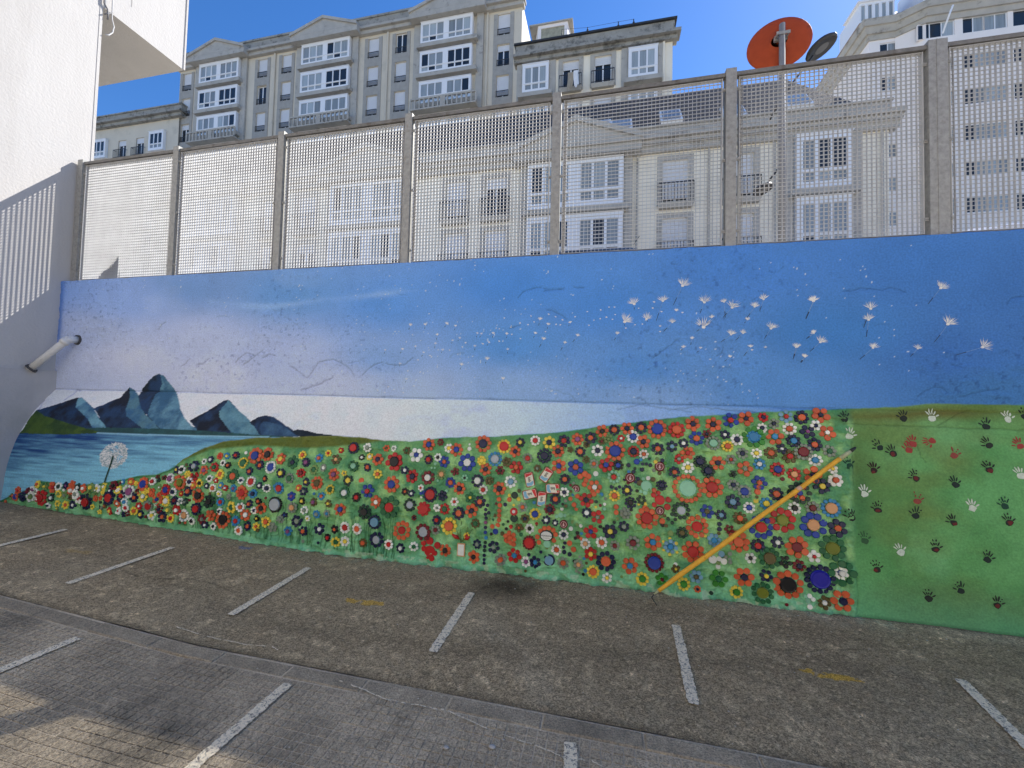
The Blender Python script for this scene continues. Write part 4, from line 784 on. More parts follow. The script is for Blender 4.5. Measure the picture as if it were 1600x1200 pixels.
for e in HANDS.split(';'):
    a=e.split(','); x,z,Y=onW(float(a[0]),float(a[1])); s=12.8/px_per_m(x,Y); c=a[2]; rot=R_(-float(a[3])) ; po=[]
    def blob(cx,cz,rx,rz,mi,n=11,j=.16,ro=0):
        po.append(([( (cx+math.cos(t)*rx*(1+rh.uniform(-j,j))*math.cos(ro)-math.sin(t)*rz*math.sin(ro))*s,(cz+math.sin(t)*rz*(1+rh.uniform(-j,j))*math.cos(ro)+math.cos(t)*rx*math.sin(ro))*s) for t in [2*math.pi*q/n for q in range(n)]],mi))
    blob(.05,-.45,.40,.37,0,9,.22)
    if c in 'CD' and rh.random()<.8: blob(rh.uniform(-.1,.15),rh.uniform(-.62,-.4),.26,rh.uniform(.12,.26),1,8,.3)
    flip=rh.choice([-1,1]) if c!='R' else 1
    for k_,(ang,ln) in enumerate([(34,.62),(13,.84),(-6,.86),(-27,.68)]):
        t=R_(90+ang*flip); bx,bz=.06+.40*math.cos(t),-.45+.42*math.sin(t); seg=1 if c in 'WR' or rh.random()<.55 else 2
        if c=='r' and k_%2: continue
        L0=.0 if seg==1 else .05
        for q in range(seg):
            l=ln/seg*(.95 if seg==1 else .7)*rh.uniform(.8,1.05); cx=bx+math.cos(t)*(L0+l/2); cz=bz+math.sin(t)*(L0+l/2); L0+=ln/seg
            blob(cx,cz,l/2,.082*rh.uniform(.75,1.2),0,8,.18,t)
    t=R_(90+62*flip); blob(.05+.68*math.cos(t),-.45+.58*math.sin(t),.24,.09,0,8,.18,t)
    o=lay_flat('handprint',po,x,z,[HM[c],HM['red']],rot=rot)
    o['label']={'W':'white','R':'red','r':'faded red','G':'dark green','K':'black','D':'black and red','f':'faint green','C':'black and red'}[c]+' painted child handprint'
# ---- dandelion seeds, flat paint
m_seed=mat('white seed paint',(.86,.85,.82),.8); m_ach=mat('seed stalk paint',lin((44,50,62)),.8); m_thin=mat('thin stalk paint',lin((150,176,206)),.8)
rs=random.Random(8)
for key,(ox,oy,scl,txt) in SEEDS.items():
    for e in txt.split(';'):
        q=[float(v) for v in e.split(',')]; bx,by=ox+q[0]/scl,oy+q[1]/scl; rad=q[2]/scl
        if len(q)<=3: q=[q[0],q[1],q[2],rs.uniform(60,110),q[0]-q[2]*rs.uniform(.1,.9),q[1]+q[2]*rs.uniform(1,1.8)]
        x,z,Y=onW(bx,by); k=1/px_per_m(x,Y); rad*=k; ax=R_(q[3]); po=[]
        n=15 if rad>.05 else (9 if rad>.025 else 5)
        for i in range(n):
            t=ax+R_(-62+124*i/(n-1)+rs.uniform(-6,6)); l=rad*rs.uniform(.72,1.05); w0=max(.0019,rad*.024); dx,dz=math.cos(t),math.sin(t); px2,pz2=-dz*w0,dx*w0
            bend=rad*.08*(1 if i>n/2 else -1)
            po.append(([(0,0),(dx*l*.5+px2+bend*0,dz*l*.5+pz2),(dx*l,dz*l),(dx*l*.5-px2,dz*l*.5-pz2)],0))
        po.append(([(rad*.16*math.cos(t),rad*.12*math.sin(t)) for t in [6.28*i/6 for i in range(6)]],0))
        sx,sz=(ox+q[4]/scl-bx)*k,-(oy+q[5]/scl-by)*k; L_=math.hypot(sx,sz)+1e-6; nx_,nz_=-sz/L_*.0009,sx/L_*.0009
        po.append(([(nx_,nz_),(-nx_,-nz_),(sx*.6-nx_,sz*.6-nz_),(sx*.6+nx_,sz*.6+nz_)],1))
        if rad>.02: po.append(([(sx*.6+nx_*3,sz*.6+nz_*3),(sx*.6-nx_*3,sz*.6-nz_*3),(sx-nx_*2,sz-nz_*2),(sx+nx_*2,sz+nz_*2)],2))
        lay_flat('dandelion_seed',po,x,z,[m_seed,m_thin,m_ach],out=.0022)
# the dandelion clock over the painted lake
x,z,Y=onW(178,711.5); k=1/px_per_m(x,Y); po=[]
for i in range(420):
    t=rs.uniform(0,6.283); r_=math.sqrt(rs.random()); cx=math.cos(t)*r_*26*k; cz=math.sin(t)*r_*20*k; s=rs.uniform(.9,1.9)*k
    for q in range(3):
        a=rs.uniform(0,3.14); dx,dz=math.cos(a)*s*1.5,math.sin(a)*s; po.append(([(cx-dx-dz*.12,cz-dz+dx*.12),(cx-dx+dz*.12,cz-dz-dx*.12),(cx+dx,cz+dz)],0))
po.append(([(math.cos(t)*25*k,math.sin(t)*19*k) for t in [6.283*i/20 for i in range(20)]],1))
po=[po[-1]]+po[:-1]
m_puff=mat('puff paint',lin((150,172,178)),.8,noise=.2,nscale=60)
mats2=[m_seed,m_puff]
po=[(p,{1:0,0:1}[m_]) for p,m_ in po]
lay_flat('dandelion_clock',po,x,z,[m_puff,m_seed],out=.002)
def flat_stroke(name,pts,w0,w1,m,out=.004):
    P_=[onW(*q)[:2] for q in pts]; n=len(P_); po=[]
    for i in range(n-1):
        (x0,z0),(x1,z1)=P_[i],P_[i+1]; L_=math.hypot(x1-x0,z1-z0); nx_,nz_=-(z1-z0)/L_,(x1-x0)/L_; a=w0+(w1-w0)*i/(n-1); b=w0+(w1-w0)*(i+1)/(n-1)
        po.append(([(x0+nx_*a,z0+nz_*a),(x0-nx_*a,z0-nz_*a),(x1-nx_*b,z1-nz_*b),(x1+nx_*b,z1+nz_*b)],0))
    return lay_flat(name,po,0,0,[m],out)
flat_stroke('dandelion_stalk',[(178,712),(173,728),(166,748),(161,765),(158,782),(157,796)],.011,.008,mat('stalk paint',lin((34,66,50)),.8),.006)
# ---------------------------------------------------------------- leaning painted pole
x1,z1,Y1=onW(1328,700); x1+=0.0
top=Vector((x1,float(prof(z1,x1))-.055,z1)); 
foot=Vector((onG(1018,938).x,onG(1018,938).y,.035))
ax=(top-foot); Lp=ax.length; d=ax.normalized()
po_=empty('bamboo_pole',(foot.x,foot.y,0)); tag(po_,'long yellow bamboo pole leaning diagonally across the flower mural','pole')
m_bam=mat('yellow bamboo',(.86,.45,.05),.5,spec=.2,noise=.22,nscale=9,dirt=lin((140,88,34)),dscale=9,dthr=.6,bump=.3,bscale=40)
m_ferr=mat('pale ferrule',lin((176,180,140)),.6,noise=.2,nscale=30); m_pl=mat('greyed plinth render',(.44,.43,.425),.9,noise=.1,nscale=3,bump=.5,bscale=30,dirt=(.36,.35,.34),dscale=1.5,dthr=.55); m_blk=mat('dark paint tip',(.02,.022,.02),.6); m_band=mat('pale tape band',lin((222,180,150)),.6)
o_=Vector((foot.x,foot.y,0))
mb=MB(); pts=[];rs_=[]
for i in range(41):
    t=.035+.895*i/40; b=.0192 if i>2 else .013+.002*i
    knot=.0016 if i%5==0 else 0
    pts.append(foot+d*(Lp*t)-o_+Vector((0,0,math.sin(i*.35)*.0025))); rs_.append(b*(1-.12*i/40)+knot)
mb.tube(pts,rs_,14); mb.build('shaft',m_bam,po_,smooth=True)
mb=MB(); mb.tube([foot+d*Lp*.93-o_,foot+d*Lp*.965-o_,foot+d*Lp*.985-o_],[.0172,.015,.012],12); mb.build('ferrule',m_ferr,po_,smooth=True)
mb=MB(); mb.tube([foot+d*Lp*.975-o_,foot+d*Lp*.99-o_,foot+d*Lp*1.004-o_,foot+d*Lp*1.012-o_],[.011,.014,.011,.002],10); mb.build('tip',m_blk,po_,smooth=True)
mb=MB(); mb.tube([foot+d*Lp*.722-o_,foot+d*Lp*.74-o_],[.0186,.0186],14); mb.build('tape_band',m_band,po_,smooth=True)
mb=MB(); mb.tube([foot+d*Lp*.012-o_,foot+d*Lp*.036-o_],[.005,.0105],10); mb.build('ferrule',m_ferr,po_,smooth=True)
g1=onG(1026,948)
mb=MB(); mb.tube([foot+d*Lp*.014-o_,foot-o_+Vector((0,-.004,-.01)),Vector((g1.x,g1.y,.012))-o_],[.004,.0045,.0035],8); mb.build('wire_hook',m_blk,po_,smooth=True)
# ---------------------------------------------------------------- white drain pipe in the corner
XL=-7.1
a=onY(121,531,3.99); b=onX(47,577,XL+.03)
m_pvc=mat('white pvc',(.66,.67,.68),.4,noise=.08,nscale=10,dirt=(.3,.3,.32),dscale=4,dthr=.6); m_dk=mat('dark seal',(.05,.05,.055),.7)
pp=empty('drain_pipe',a); tag(pp,'white plastic drain pipe slanting from the mural corner to the ledge','pipe')
mid=Vector((a.x-.02,3.9,a.z-.01))
mb=MB(); mb.tube([Vector((0,0,0)),mid-a,(mid-a).lerp(b-a,.12),(b-a)],[.046,.046,.042,.042],14); mb.build('tube',m_pvc,pp,smooth=True)
mb=MB(); mb.tube([mid-a,(mid-a).lerp(b-a,.11)],[.052,.052],14); mb.build('elbow',m_pvc,pp,smooth=True)
mb=MB(); mb.tube([Vector((0,-.012,0)),Vector((0,.005,0))],[.062,.066],14); mb.build('seal_ring',m_dk,pp)
dd=(b-a).normalized(); mb=MB(); mb.tube([b-a-dd*.03,b-a-dd*.008],[.06,.064],14); mb.build('seal_ring',m_dk,pp)
# ---------------------------------------------------------------- left white building
m_white=mat('white render',(.50,.488,.475),.85,noise=.06,nscale=2.5,bump=.45,bscale=34,dirt=(.44,.425,.41),dscale=1.1,dthr=.52,stretch=(1,1,.18))
lb=empty('white_building',(XL,0,0)); tag(lb,'tall white rendered building at the left with an overhanging upper storey','building')
mb=MB(); YE=4.262; ZB=7.07
mb.box(-9,0,-6,YE,-.1,14.5)
mb.build('wall',m_white,lb)
mb=MB(); mb.box(-9,.0-.02,YE+.001,5.45,ZB,14.5); mb.build('overhang',m_white,lb)
mb=MB(); mb.hexa([(-.2,-6,-.05),(.035,-6,-.05),(.035,3.999,-.05),(-.2,3.999,-.05)],[(-.2,-6,1.86),(.035,-6,1.86),(.035,3.999,1.83),(-.2,3.999,1.83)]); mb.build('plinth',m_pl,lb)
# corner beads and faint render joints
mb=MB(); mb.box(-.012,.006,YE-.03,YE+.004,0,14.4); mb.box(-.03,-.006,5.43,5.457,ZB,14.4); mb.build('corner_bead',m_white,lb)
m_joint=mat('render joint',(.30,.29,.28),.9)
rj=random.Random(2)
for yv,z0,z1 in ((2.35,3.2,7.3),(3.42,7.0,11),(2.96,4.3,6.4),(4.62,7.4,11),(1.2,3,12)):
    z=z0; mb=MB()
    while z<z1:
        l=rj.uniform(.12,.4); off=.0015
        if yv>4.4: off=-.018
        mb.quad((off,yv,z),(off,yv+.012,z),(off,yv+.014,z+l),(off,yv+.003,z+l)); z+=l+rj.uniform(0,.05)
    mb.build('render_joint',m_joint,lb)
m_cable=mat('old cable',(.16,.16,.17),.6)
cb=empty('cable',(XL,4.2,7)); tag(cb,'loose grey cables hanging at the white building corner','cable')
def cx_(px_,py_,X=XL+.03): return onX(px_,py_,X)-Vector((XL,4.2,7))
mb=MB(); mb.tube([cx_(164,-40),cx_(163,5),cx_(168,14),cx_(169,22),cx_(168,30)],.012,6)
mb.tube([cx_(163,22),cx_(176,20)],.010,6); mb.build('cable_run',m_cable,cb,smooth=True)
mb=MB(); mb.tube([cx_(177,-40),cx_(176,0),cx_(175,30),cx_(178,42),cx_(176,51),cx_(170,55),cx_(164,54)],.009,6); mb.build('cable_loop',mat('pale cable',(.5,.5,.5),.6),cb,smooth=True)
# ---------------------------------------------------------------- grating fence on the wall
m_galv=mat('galvanised steel',(.33,.33,.315),.55,metal=.3,noise=.28,nscale=26,bump=.2,bscale=60,dirt=(.22,.19,.15),dscale=7,dthr=.6)
m_bar=mat('galvanised bar',(.48,.485,.49),.6,metal=.0,noise=.14,nscale=5,rand=.06)
m_rail=mat('weathered rail',(.19,.185,.175),.65,metal=.2,noise=.3,nscale=16,dirt=(.10,.08,.06),dscale=9,dthr=.55)
fn=empty('grating_fence',(0,4.12,WT)); tag(fn,'galvanised grating screen fence standing along the mural wall top','fence')
FY=4.12
posts=[-7.02,-5.385,-3.815,-2.17,-.54,1.075,2.66,4.27,5.87,7.47]
ph=[.09,.085,.085,.085,.085,.09,.135,.09,.09,.09]
FZ0,FZ1=.045,1.655
for i,(x,wd) in enumerate(zip(posts,ph)):
    mb=MB(); mb.box(x-wd/2,x+wd/2,-.045,.045,-.0,FZ1+.035)
    if i==6: mb.box(x-.012,x-.004,-.048,-.0451,.0,FZ1+.035)
    mb.build('post',m_galv,fn)
    if i<len(posts)-1:
        x0=x+wd/2; x1=posts[i+1]-ph[i+1]/2
        mb=MB(); mb.box(x0+.002,x1-.002,-.03,.03,FZ1-.03,FZ1+.005); mb.build('top_rail',m_rail,fn)
        mb=MB(); mb.box(x0+.002,x1-.002,-.03,.03,.0,.032); mb.build('bottom_rail',m_rail,fn)
        pw=x1-x0-.05; pn=empty('grating_panel',(x0+.025,(.0015,-.003,.002,-.001,.003)[i%5],FZ0),(0,(.001,-.0015,.0008,-.001,.0012)[i%5],(.004,-.003,.002,-.004,.003)[(i+2)%5]),parent=fn)
        H_=FZ1-.04-FZ0
        fr=MB(); fr.box(0,.006,-.024,.024,0,H_); fr.box(pw-.006,pw,-.024,.024,0,H_); fr.box(.006,pw-.006,-.02,.02,0,.004); fr.box(.006,pw-.006,-.02,.02,H_-.004,H_)
        fr.box(0.007,.03,.012,.018,0.004,H_-.004)
        fr.build('panel_frame',m_bar,pn)
        for zc_ in (.12,H_/2,H_-.12):
            for sx_ in (0,1):
                cl=MB(); xx=-.022 if sx_==0 else pw-.004; cl.box(xx,xx+.026,-.034,-.026,zc_-.014,zc_+.014); cl.tube([(xx+.013,-.034,zc_),(xx+.013,-.041,zc_)],.007,6); cl.build('clip',m_galv,pn)
        gbm=MB(); nb=int(round(pw/.0365)); th=.0011; DP=.0112
        for k in range(1,nb): xx=pw*k/nb; gbm.box(xx-th,xx+th,-DP,DP,.004,H_-.004)
        nh=int(round(H_/.0365))
        for k in range(1,nh): zz=H_*k/nh; gbm.box(.006,pw-.006,-.0052,.0052,zz-th*1.5,zz+th*1.5)
        tag(gbm.build('grating',m_bar,pn),kind='stuff')

mo=[(160,433),(165,424),(172,418),(180,415),(181,410),(184,409),(186,404),(189,404),(189.5,399),(193,398),(192.5,432)]  # outline of a dark sheet added to shade the first panel's bars
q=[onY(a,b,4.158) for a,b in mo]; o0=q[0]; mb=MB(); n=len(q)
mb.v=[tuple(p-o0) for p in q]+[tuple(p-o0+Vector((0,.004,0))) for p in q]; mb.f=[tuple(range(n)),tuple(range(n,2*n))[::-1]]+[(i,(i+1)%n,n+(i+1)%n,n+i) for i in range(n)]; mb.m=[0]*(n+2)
tag(mb.build('shade_sheet',m_blk,loc=o0),'dark jagged sheet added to make the shadow on the far left fence panel','shadow caster')
# ---------------------------------------------------------------- buildings behind
m_cream=mat('cream render',(.84,.77,.63),.85,noise=.08,nscale=.6,bump=.3,bscale=10,dirt=(.68,.62,.51),dscale=.5,dthr=.55)
m_stone=mat('grey stone trim',(.42,.40,.36),.85,noise=.15,nscale=1.2,dirt=(.18,.17,.155),dscale=1.1,dthr=.56,bump=.3,bscale=12)
m_stain=mat('stained parapet',(.31,.30,.27),.9,noise=.2,nscale=1.5,dirt=(.10,.098,.09),dscale=1.4,dthr=.5,bump=.3,bscale=12)
m_grey=mat('rough grey panel',(.35,.335,.305),.9,noise=.15,nscale=2,bump=.5,bscale=14)
m_beige=mat('beige render',(.62,.56,.455),.85,noise=.08,nscale=.5,bump=.3,bscale=8,dirt=(.48,.44,.36),dscale=.4,dthr=.55)
m_frame=mat('white window frame',(.80,.81,.83),.45)
m_shut=mat('roller shutter',(.66,.67,.69),.6,noise=.03,nscale=5)
m_glass=mat('dark glass',(.022,.03,.04),.06,spec=.6); m_curt=mat('curtained glass',(.30,.34,.36),.12,noise=.25,nscale=1.5,spec=.6,stretch=(9,1,.3),rand=.3)
m_iron=mat('black iron',(.03,.03,.032),.5)
m_slate=mat('dark slate',(.03,.031,.034),.65,noise=.45,nscale=4,bump=.8,bscale=14,stretch=(1,1,3))
m_pale=mat('pale facade',(.86,.80,.76),.8,noise=.06,nscale=.5)
rb=random.Random(17)
CACHE={}
def inst(key,fn,name,parent,loc):
    if key in CACHE:
        src=CACHE[key]; o=src.copy(); COL.objects.link(o); o.parent=parent; o.location=loc
        for c in src.children:
            d=c.copy(); COL.objects.link(d); d.parent=o
        return o
    o=fn(); o.parent=parent; o.location=loc; CACHE[key]=o; return o
def bay(wd,ht,proj,groups,np_,parts=True):
    """glazed white bay; local origin bottom left on the wall face; groups of np_ lights, tall over low"""
    def f():
        hs=[]; mrg=.07*ht; cw=.10*ht; gw=(wd-2*cw-(groups-1)*.5*ht*.5)/groups; st=.05*ht
        for g in range(groups):
            x0=cw+g*(gw+.25*ht)
            lw=(gw-(np_-1)*st)/np_
            for k in range(np_):
                a=x0+k*(lw+st); b=a+lw
                hs.append((a,b,.36*ht,.88*ht)); hs.append((a,b,.13*ht,.30*ht))
        mb=MB(); mb.holes(0,wd,0,ht,-proj,.05,hs); mb.quad((0,-proj,0),(0,-proj,ht),(0,0,ht),(0,0,0)); mb.quad((wd,-proj,ht),(wd,-proj,0),(wd,0,0),(wd,0,ht))
        mb.box(-.04,wd+.04,-proj-.05,0,ht,ht+.05); mb.quad((0,-proj,0),(wd,-proj,0),(wd,0,0),(0,0,0))
        mb.box(-.01,wd+.01,-proj-.03,-proj-.002,.325*ht,.335*ht)
        o=mb.build('bay_window',m_frame)
        groups_m=[m_curt if rb.random()<(.95 if parts=='A' else .6) else m_glass for g in range(groups)]
        for i,(a,b,c,d) in enumerate(hs):
            p=MB(); p.quad((a-.01,-proj+.045,c-.01),(b+.01,-proj+.045,c-.01),(b+.01,-proj+.045,d+.01),(a-.01,-proj+.045,d+.01))
            m_=groups_m[i//(2*np_)] if rb.random()<.85 else m_glass
            p.build('pane',m_,o)
        return o
    return f
def narrow(wd,ht,kind,rail):
    """recessed tall window: kind 0 shutter down, 1 half down, 2 open"""
    def f():
        mb=MB(); t=.06; y=.16
        mb.box(0,t,y,y+.05,0,ht); mb.box(wd-t,wd,y,y+.05,0,ht); mb.box(t,wd-t,y,y+.05,0,t); mb.box(t,wd-t,y,y+.05,ht-t,ht); mb.box(wd/2-.05,wd/2+.05,y-.01,y+.05,t,ht-t)
        o=mb.build('window',m_frame)
        p=MB(); p.quad((t,y+.03,t),(wd-t,y+.03,t),(wd-t,y+.03,ht-t),(t,y+.03,ht-t)); p.build('pane',m_glass,o)
        if kind<2:
            z0=.12*ht if kind==0 else .72*ht
            s=MB(); n=max(3,int((ht-z0)/.11))
            for k in range(n):
                a=z0+(ht-z0)*k/n; b=z0+(ht-z0)*(k+1)/n; s.box(.02,wd-.02,y-.05,y-.03,a+.006,b-.004)
            s.build('shutter',m_shut,o)
        if rail:
            r=MB(); pr=.32 if rail==2 else .06; h=.95 if rail==2 else .55; ex=.22 if rail==2 else 0
            r.box(-ex,wd+ex,-pr-.02,-pr+.02,h-.03,h+.02); r.box(-ex,wd+ex,-pr-.015,-pr+.015,.06,.1)
            nb=11
            for k in range(nb+1):
                xx=-ex+(wd+2*ex)*k/nb; r.box(xx-.014,xx+.014,-pr-.012,-pr+.012,.0,h)
            if rail==2:
                for xx in (-ex,wd+ex): r.box(xx-.015,xx+.015,-pr,0,h-.02,h+.02)
            r.build('railing',m_iron,o)
            if rail==2:
                q=MB(); q.hexa([(-ex+.05,-pr+.05,-.32),(wd+ex-.05,-pr+.05,-.32),(wd+ex-.05,.0,-.32),(-ex+.05,.0,-.32)],[(-ex-.05,-pr-.06,-.05),(wd+ex+.05,-pr-.06,-.05),(wd+ex+.05,0,-.05),(-ex-.05,0,-.05)]); q.build('balcony_slab',m_stone,o)
        return o
    return f
def pediment(mb,x0,x1,z,h,Y,pr,m=0):
    xm=(x0+x1)/2
    mb.v+=[(x0,Y-pr,z),(x1,Y-pr,z),(xm,Y-pr,z+h),(x0,Y,z),(x1,Y,z),(xm,Y,z+h)]; n=len(mb.v)-6
    for f in ((0,1,2),(3,5,4),(0,2,5,3),(1,4,5,2),(0,3,4,1)): mb.f.append(tuple(n+i for i in f)); mb.m.append(m)
    # raking mouldings
    for a,b in ((x0,xm),(x1,xm)):
        t=.28
        p=[(a,Y-pr-.15,z),(a,Y-pr-.15,z+t),(b,Y-pr-.15,z+h+t),(b,Y-pr-.15,z+h)]; q=[(u,Y+.02,w_) for u,v,w_ in p]
        mb.hexa([p[0],p[3],q[3],q[0]],[p[1],p[2],q[2],q[1]],m)
def X_at(px_,py_,Y): return onY(px_,py_,Y).x
# ---- building A : cream block close behind the fence
YA=21.7
A=empty('cream_apartment_block',(0,YA+.42,ST)); tag(A,'long cream apartment block seen through the grating, with slate roof and gabled bays','building')
ax0,ax1=-31.,12.5
lo=lambda z:z-ST
bays=[(-4.39,.66,2),(8.57,10.86,1),(-16.6,-11.6,2),(-28.8,-23.8,2)]
nar=[(2.42,4.02),(5.5,7.0),(-9.35,-7.95),(-6.95,-5.6)]+[(-19.2,-17.9),(-21.9,-20.6)]
rowsz=[11.78,8.78,5.78,2.9]
holes=[]; win=[]
for a,b in nar:
    cw=1.25; c=(a+b)/2
    for r in rowsz:
        holes.append((c-cw/2,c+cw/2,lo(r)-.0 if r>3 else .4,lo(r)+2.25)); win.append((c-cw/2,lo(r) if r>3 else .4,r))
mb=MB(); mb.holes(ax0,ax1,0,lo(14.45),0,.22,holes)
mb.quad((ax1,0,0),(ax1,12,0),(ax1,12,lo(14.45)),(ax1,0,lo(14.45))); mb.quad((ax0,12,0),(ax0,0,0),(ax0,0,lo(14.45)),(ax0,12,lo(14.45)))
mb.build('wall',m_cream,A)
for a,b in nar:
    c=(a+b)/2
    for r in rowsz:
        z0=lo(r); tr=MB()
        tr.box(c-.88,c-.625,-.04,.0,z0-.1,z0+2.5); tr.box(c+.625,c+.88,-.04,.0,z0-.1,z0+2.5); tr.box(c-.625,c+.625,-.04,.0,z0+2.25,z0+2.5); tr.build('window_surround',m_stone,A)
for i,(x,z,r) in enumerate(win):
    kd=[0,0,1,0,0][i%5]
    inst(('nA',kd),narrow(1.25,2.25,kd,2),'window',A,(x,0,z))
for a,b,g in bays:
    for j,r in enumerate(rowsz):
        inst(('bA',g,j%2),bay(b-a,2.62,.42,g,3,'A'),'bay_window',A,(a,0,lo(r)))
for a,b,g in bays:
    for r in rowsz: 
        sb=MB(); sb.box(a-.25,b+.25,-.6,0,lo(r)-.3,lo(r)-.02); sb.box(a-.45,a-.04,-.16,0,lo(r)-.3,lo(r)+2.7); sb.box(b+.04,b+.45,-.16,0,lo(r)-.3,lo(r)+2.7); sb.build('bay_sill',m_stone,A)
co=MB(); co.box(ax0-.3,ax1+.3,-.25,.3,lo(14.46),lo(14.75)); co.box(ax0-.35,ax1+.35,-.45,.3,lo(14.76),lo(14.95)); co.box(ax0-.4,ax1+.4,-.6,.3,lo(14.96),lo(15.12))
co.box(ax0-.05,ax1+.05,-.12,.3,lo(15.13),lo(15.75)); co.box(ax0-.1,ax1+.1,-.2,.35,lo(15.76),lo(15.87))
for a,b,g in bays: 
    if g==2: co.box(a-.75,b+.85,-.75,-.0,lo(14.4),lo(14.8)); co.box(a-.85,b+.95,-.9,-.62,lo(14.81),lo(15.0))
co.build('cornice',m_stone,A)
for a,b,g in bays:
    if g==2: pe=MB(); pediment(pe,a-.8,b+.95,lo(14.85),1.3,-.1,.7); pe.build('pediment',m_stone,A)
ro=MB(); ro.hexa([(ax0,.3,lo(15.3)),(ax1,.3,lo(15.3)),(ax1,12,lo(15.3)),(ax0,12,lo(15.3))],[(ax0,.36,lo(15.6)),(ax1-.1,.36,lo(15.6)),(ax1-2.5,4.5,lo(20.7)),(ax0,4.5,lo(20.7))]); rf_=ro.build('roof',m_slate,A)
for px_,pxw in ((940,30),(972,36),(1055,36),(1158,38),(1268,45)):
    # skylights on the slope
    xa=X_at(px_-pxw/2,175,YA)*1.03; xb=X_at(px_+pxw/2,175,YA)*1.03
    k=MB(); y0=1.1+.15*(px_%3); z0=lo(15.6)+(y0-.36)*5.1/4.14
    k.hexa([(xa,y0,z0+.02),(xb,y0,z0+.02),(xb,y0+1.0,z0+1.25),(xa,y0+1.0,z0+1.25)],[(xa,y0-.1,z0+.14),(xb,y0-.1,z0+.14),(xb,y0+.9,z0+1.37),(xa,y0+.9,z0+1.37)]); sk=k.build('skylight',m_frame,rf_)
    g_=MB(); e_=.1; g_.quad((xa+e_,y0-.02,z0+.235),(xb-e_,y0-.02,z0+.235),(xb-e_,y0+.78,z0+1.23),(xa+e_,y0+.78,z0+1.23)); g_.v=[(a_,b_-.02,c_+.03) for a_,b_,c_ in g_.v]; 
    g_.build('skylight_pane',m_curt,rf_)
for xx in (4.8,1.35,7.75,12.2): dp=MB(); dp.tube([(xx,-.08,0),(xx,-.08,lo(14.4))],.055,6); dp.build('downpipe',m_stone,A)
# ---- building B : tall beige block further back
YB=35.
B=empty('beige_apartment_block',(0,YB+.55,ST)); tag(B,'tall beige apartment block behind, with gabled glazed bays and stained parapet','building')
bx0=X_at(272,150,YB); bx1=X_at(812,100,YB)
rB=[34.85-2.91*k for k in range(8)]
bb=[(X_at(310,120,YB),X_at(371,115,YB)),(X_at(470,90,YB),X_at(545,80,YB)),(X_at(657,45,YB),X_at(741,35,YB))]
nn=[X_at(p,y,YB) for p,y in ((285,128),(404,105),(442,98),(579,70),(623,60),(785,35))]
top=37.6; holes=[];win=[]
for c in nn:
    for j,r in enumerate(rB):
        cw=1.15; holes.append((c-cw/2,c+cw/2,lo(r),lo(r)+2.0)); win.append((c-cw/2,lo(r)))
mb=MB(); mb.holes(bx0,bx1,0,lo(top),0,.25,holes); mb.quad((bx0,14,0),(bx0,0,0),(bx0,0,lo(top)),(bx0,14,lo(top)))
mb.build('wall',m_beige,B)
mb=MB(); mb.quad((bx1,0,0),(bx1,14,0),(bx1,14,lo(top)),(bx1,0,lo(top))); mb.build('end_wall',mat('sunlit end wall',(.62,.58,.48),.85,noise=.08,nscale=.6),B)
for c in nn:
    pn=MB()
    for j,r in enumerate(rB): 
        pn.box(c-.95,c+.95,-.05,0,lo(r)-.88,lo(r)-.02); pn.box(c-.95,c-.6,-.05,0,lo(r)-.015,lo(r)+2.02); pn.box(c+.6,c+.95,-.05,0,lo(r)-.015,lo(r)+2.02)
    pn.build('grey_panel',m_grey,B)
for i,(x,z) in enumerate(win):
    kd=rb.choice([0,0,0,1,2]); inst(('nB',kd),narrow(1.15,2.0,kd,1),'window',B,(x,0,z))
for a,b in bb:
    for j,r in enumerate(rB):
        inst(('bB%d'%int((b-a)*2),j%3),bay(b-a,2.15,.5,2,3),'bay_window',B,(a,0,lo(r)))
for a,b in bb:
    sb=MB()
    for r in rB: sb.box(a-.3,b+.35,-.68,0,lo(r)-.4,lo(r)-.03)
    sb.box(a-.8,a-.15,-.22,0,0,lo(top)); sb.box(b+.15,b+.8,-.22,0,0,lo(top)); sb.build('bay_band',m_stone,B)
for a,b in bb:
    bl=MB(); z=lo(rB[2])
    z-=.45; bl.box(a-.5,b+.55,-1.15,-1.0,z+.45,z+.6); bl.box(a-.5,b+.55,-1.2,0,z-.55,z-.41)
    n=14
    for k in range(n+1):
        if k==n//2: bl.box(a-.5+(b-a+1.05)*k/n-.25,a-.5+(b-a+1.05)*k/n+.25,-1.13,-1.02,z-.41,z+.45); continue
        xx=a-.5+(b-a+1.05)*k/n; bl.box(xx-.07,xx+.07,-1.13,-1.02,z-.41,z+.45)
    bl.build('balustrade',m_stone,B)
co=MB(); co.box(bx0-.2,bx1+.2,-.35,.3,lo(37.15),lo(37.5)); co.box(bx0-.3,bx1+.3,-.6,.3,lo(37.51),lo(37.75))
co.build('cornice',m_stone,B)
pa=MB(); pa.box(bx0-.1,bx1+.1,-.2,.4,lo(37.76),lo(38.75)); pa.box(bx0-.2,bx1+.2,-.3,.5,lo(38.76),lo(38.95)); pa.build('parapet',m_stain,B)
for a,b in bb: pe=MB(); pediment(pe,a-1.0,b+1.1,lo(37.6),1.25,-.1,.9); pe.box(a-1.0,b+1.1,-1.0,-.36,lo(37.1),lo(37.59)); pe.build('pediment',m_stone,B)
for px_ in (424,601,758): dp=MB(); xx=X_at(px_,95,YB); dp.tube([(xx,-.1,0),(xx,-.1,lo(37.1))],.1,6); dp.build('downpipe',m_beige,B)
ro=MB(); ro.box(bx0+.5,bx1-.4,1,13,lo(38),lo(38.6)); ro.build('roof',m_slate,B)
ch=MB(); xx=X_at(583,20,YB); ch.box(xx-1.1,xx+1.1,1.5,2.6,lo(38.6),lo(39.7)); ch.build('chimney',m_stone,B)
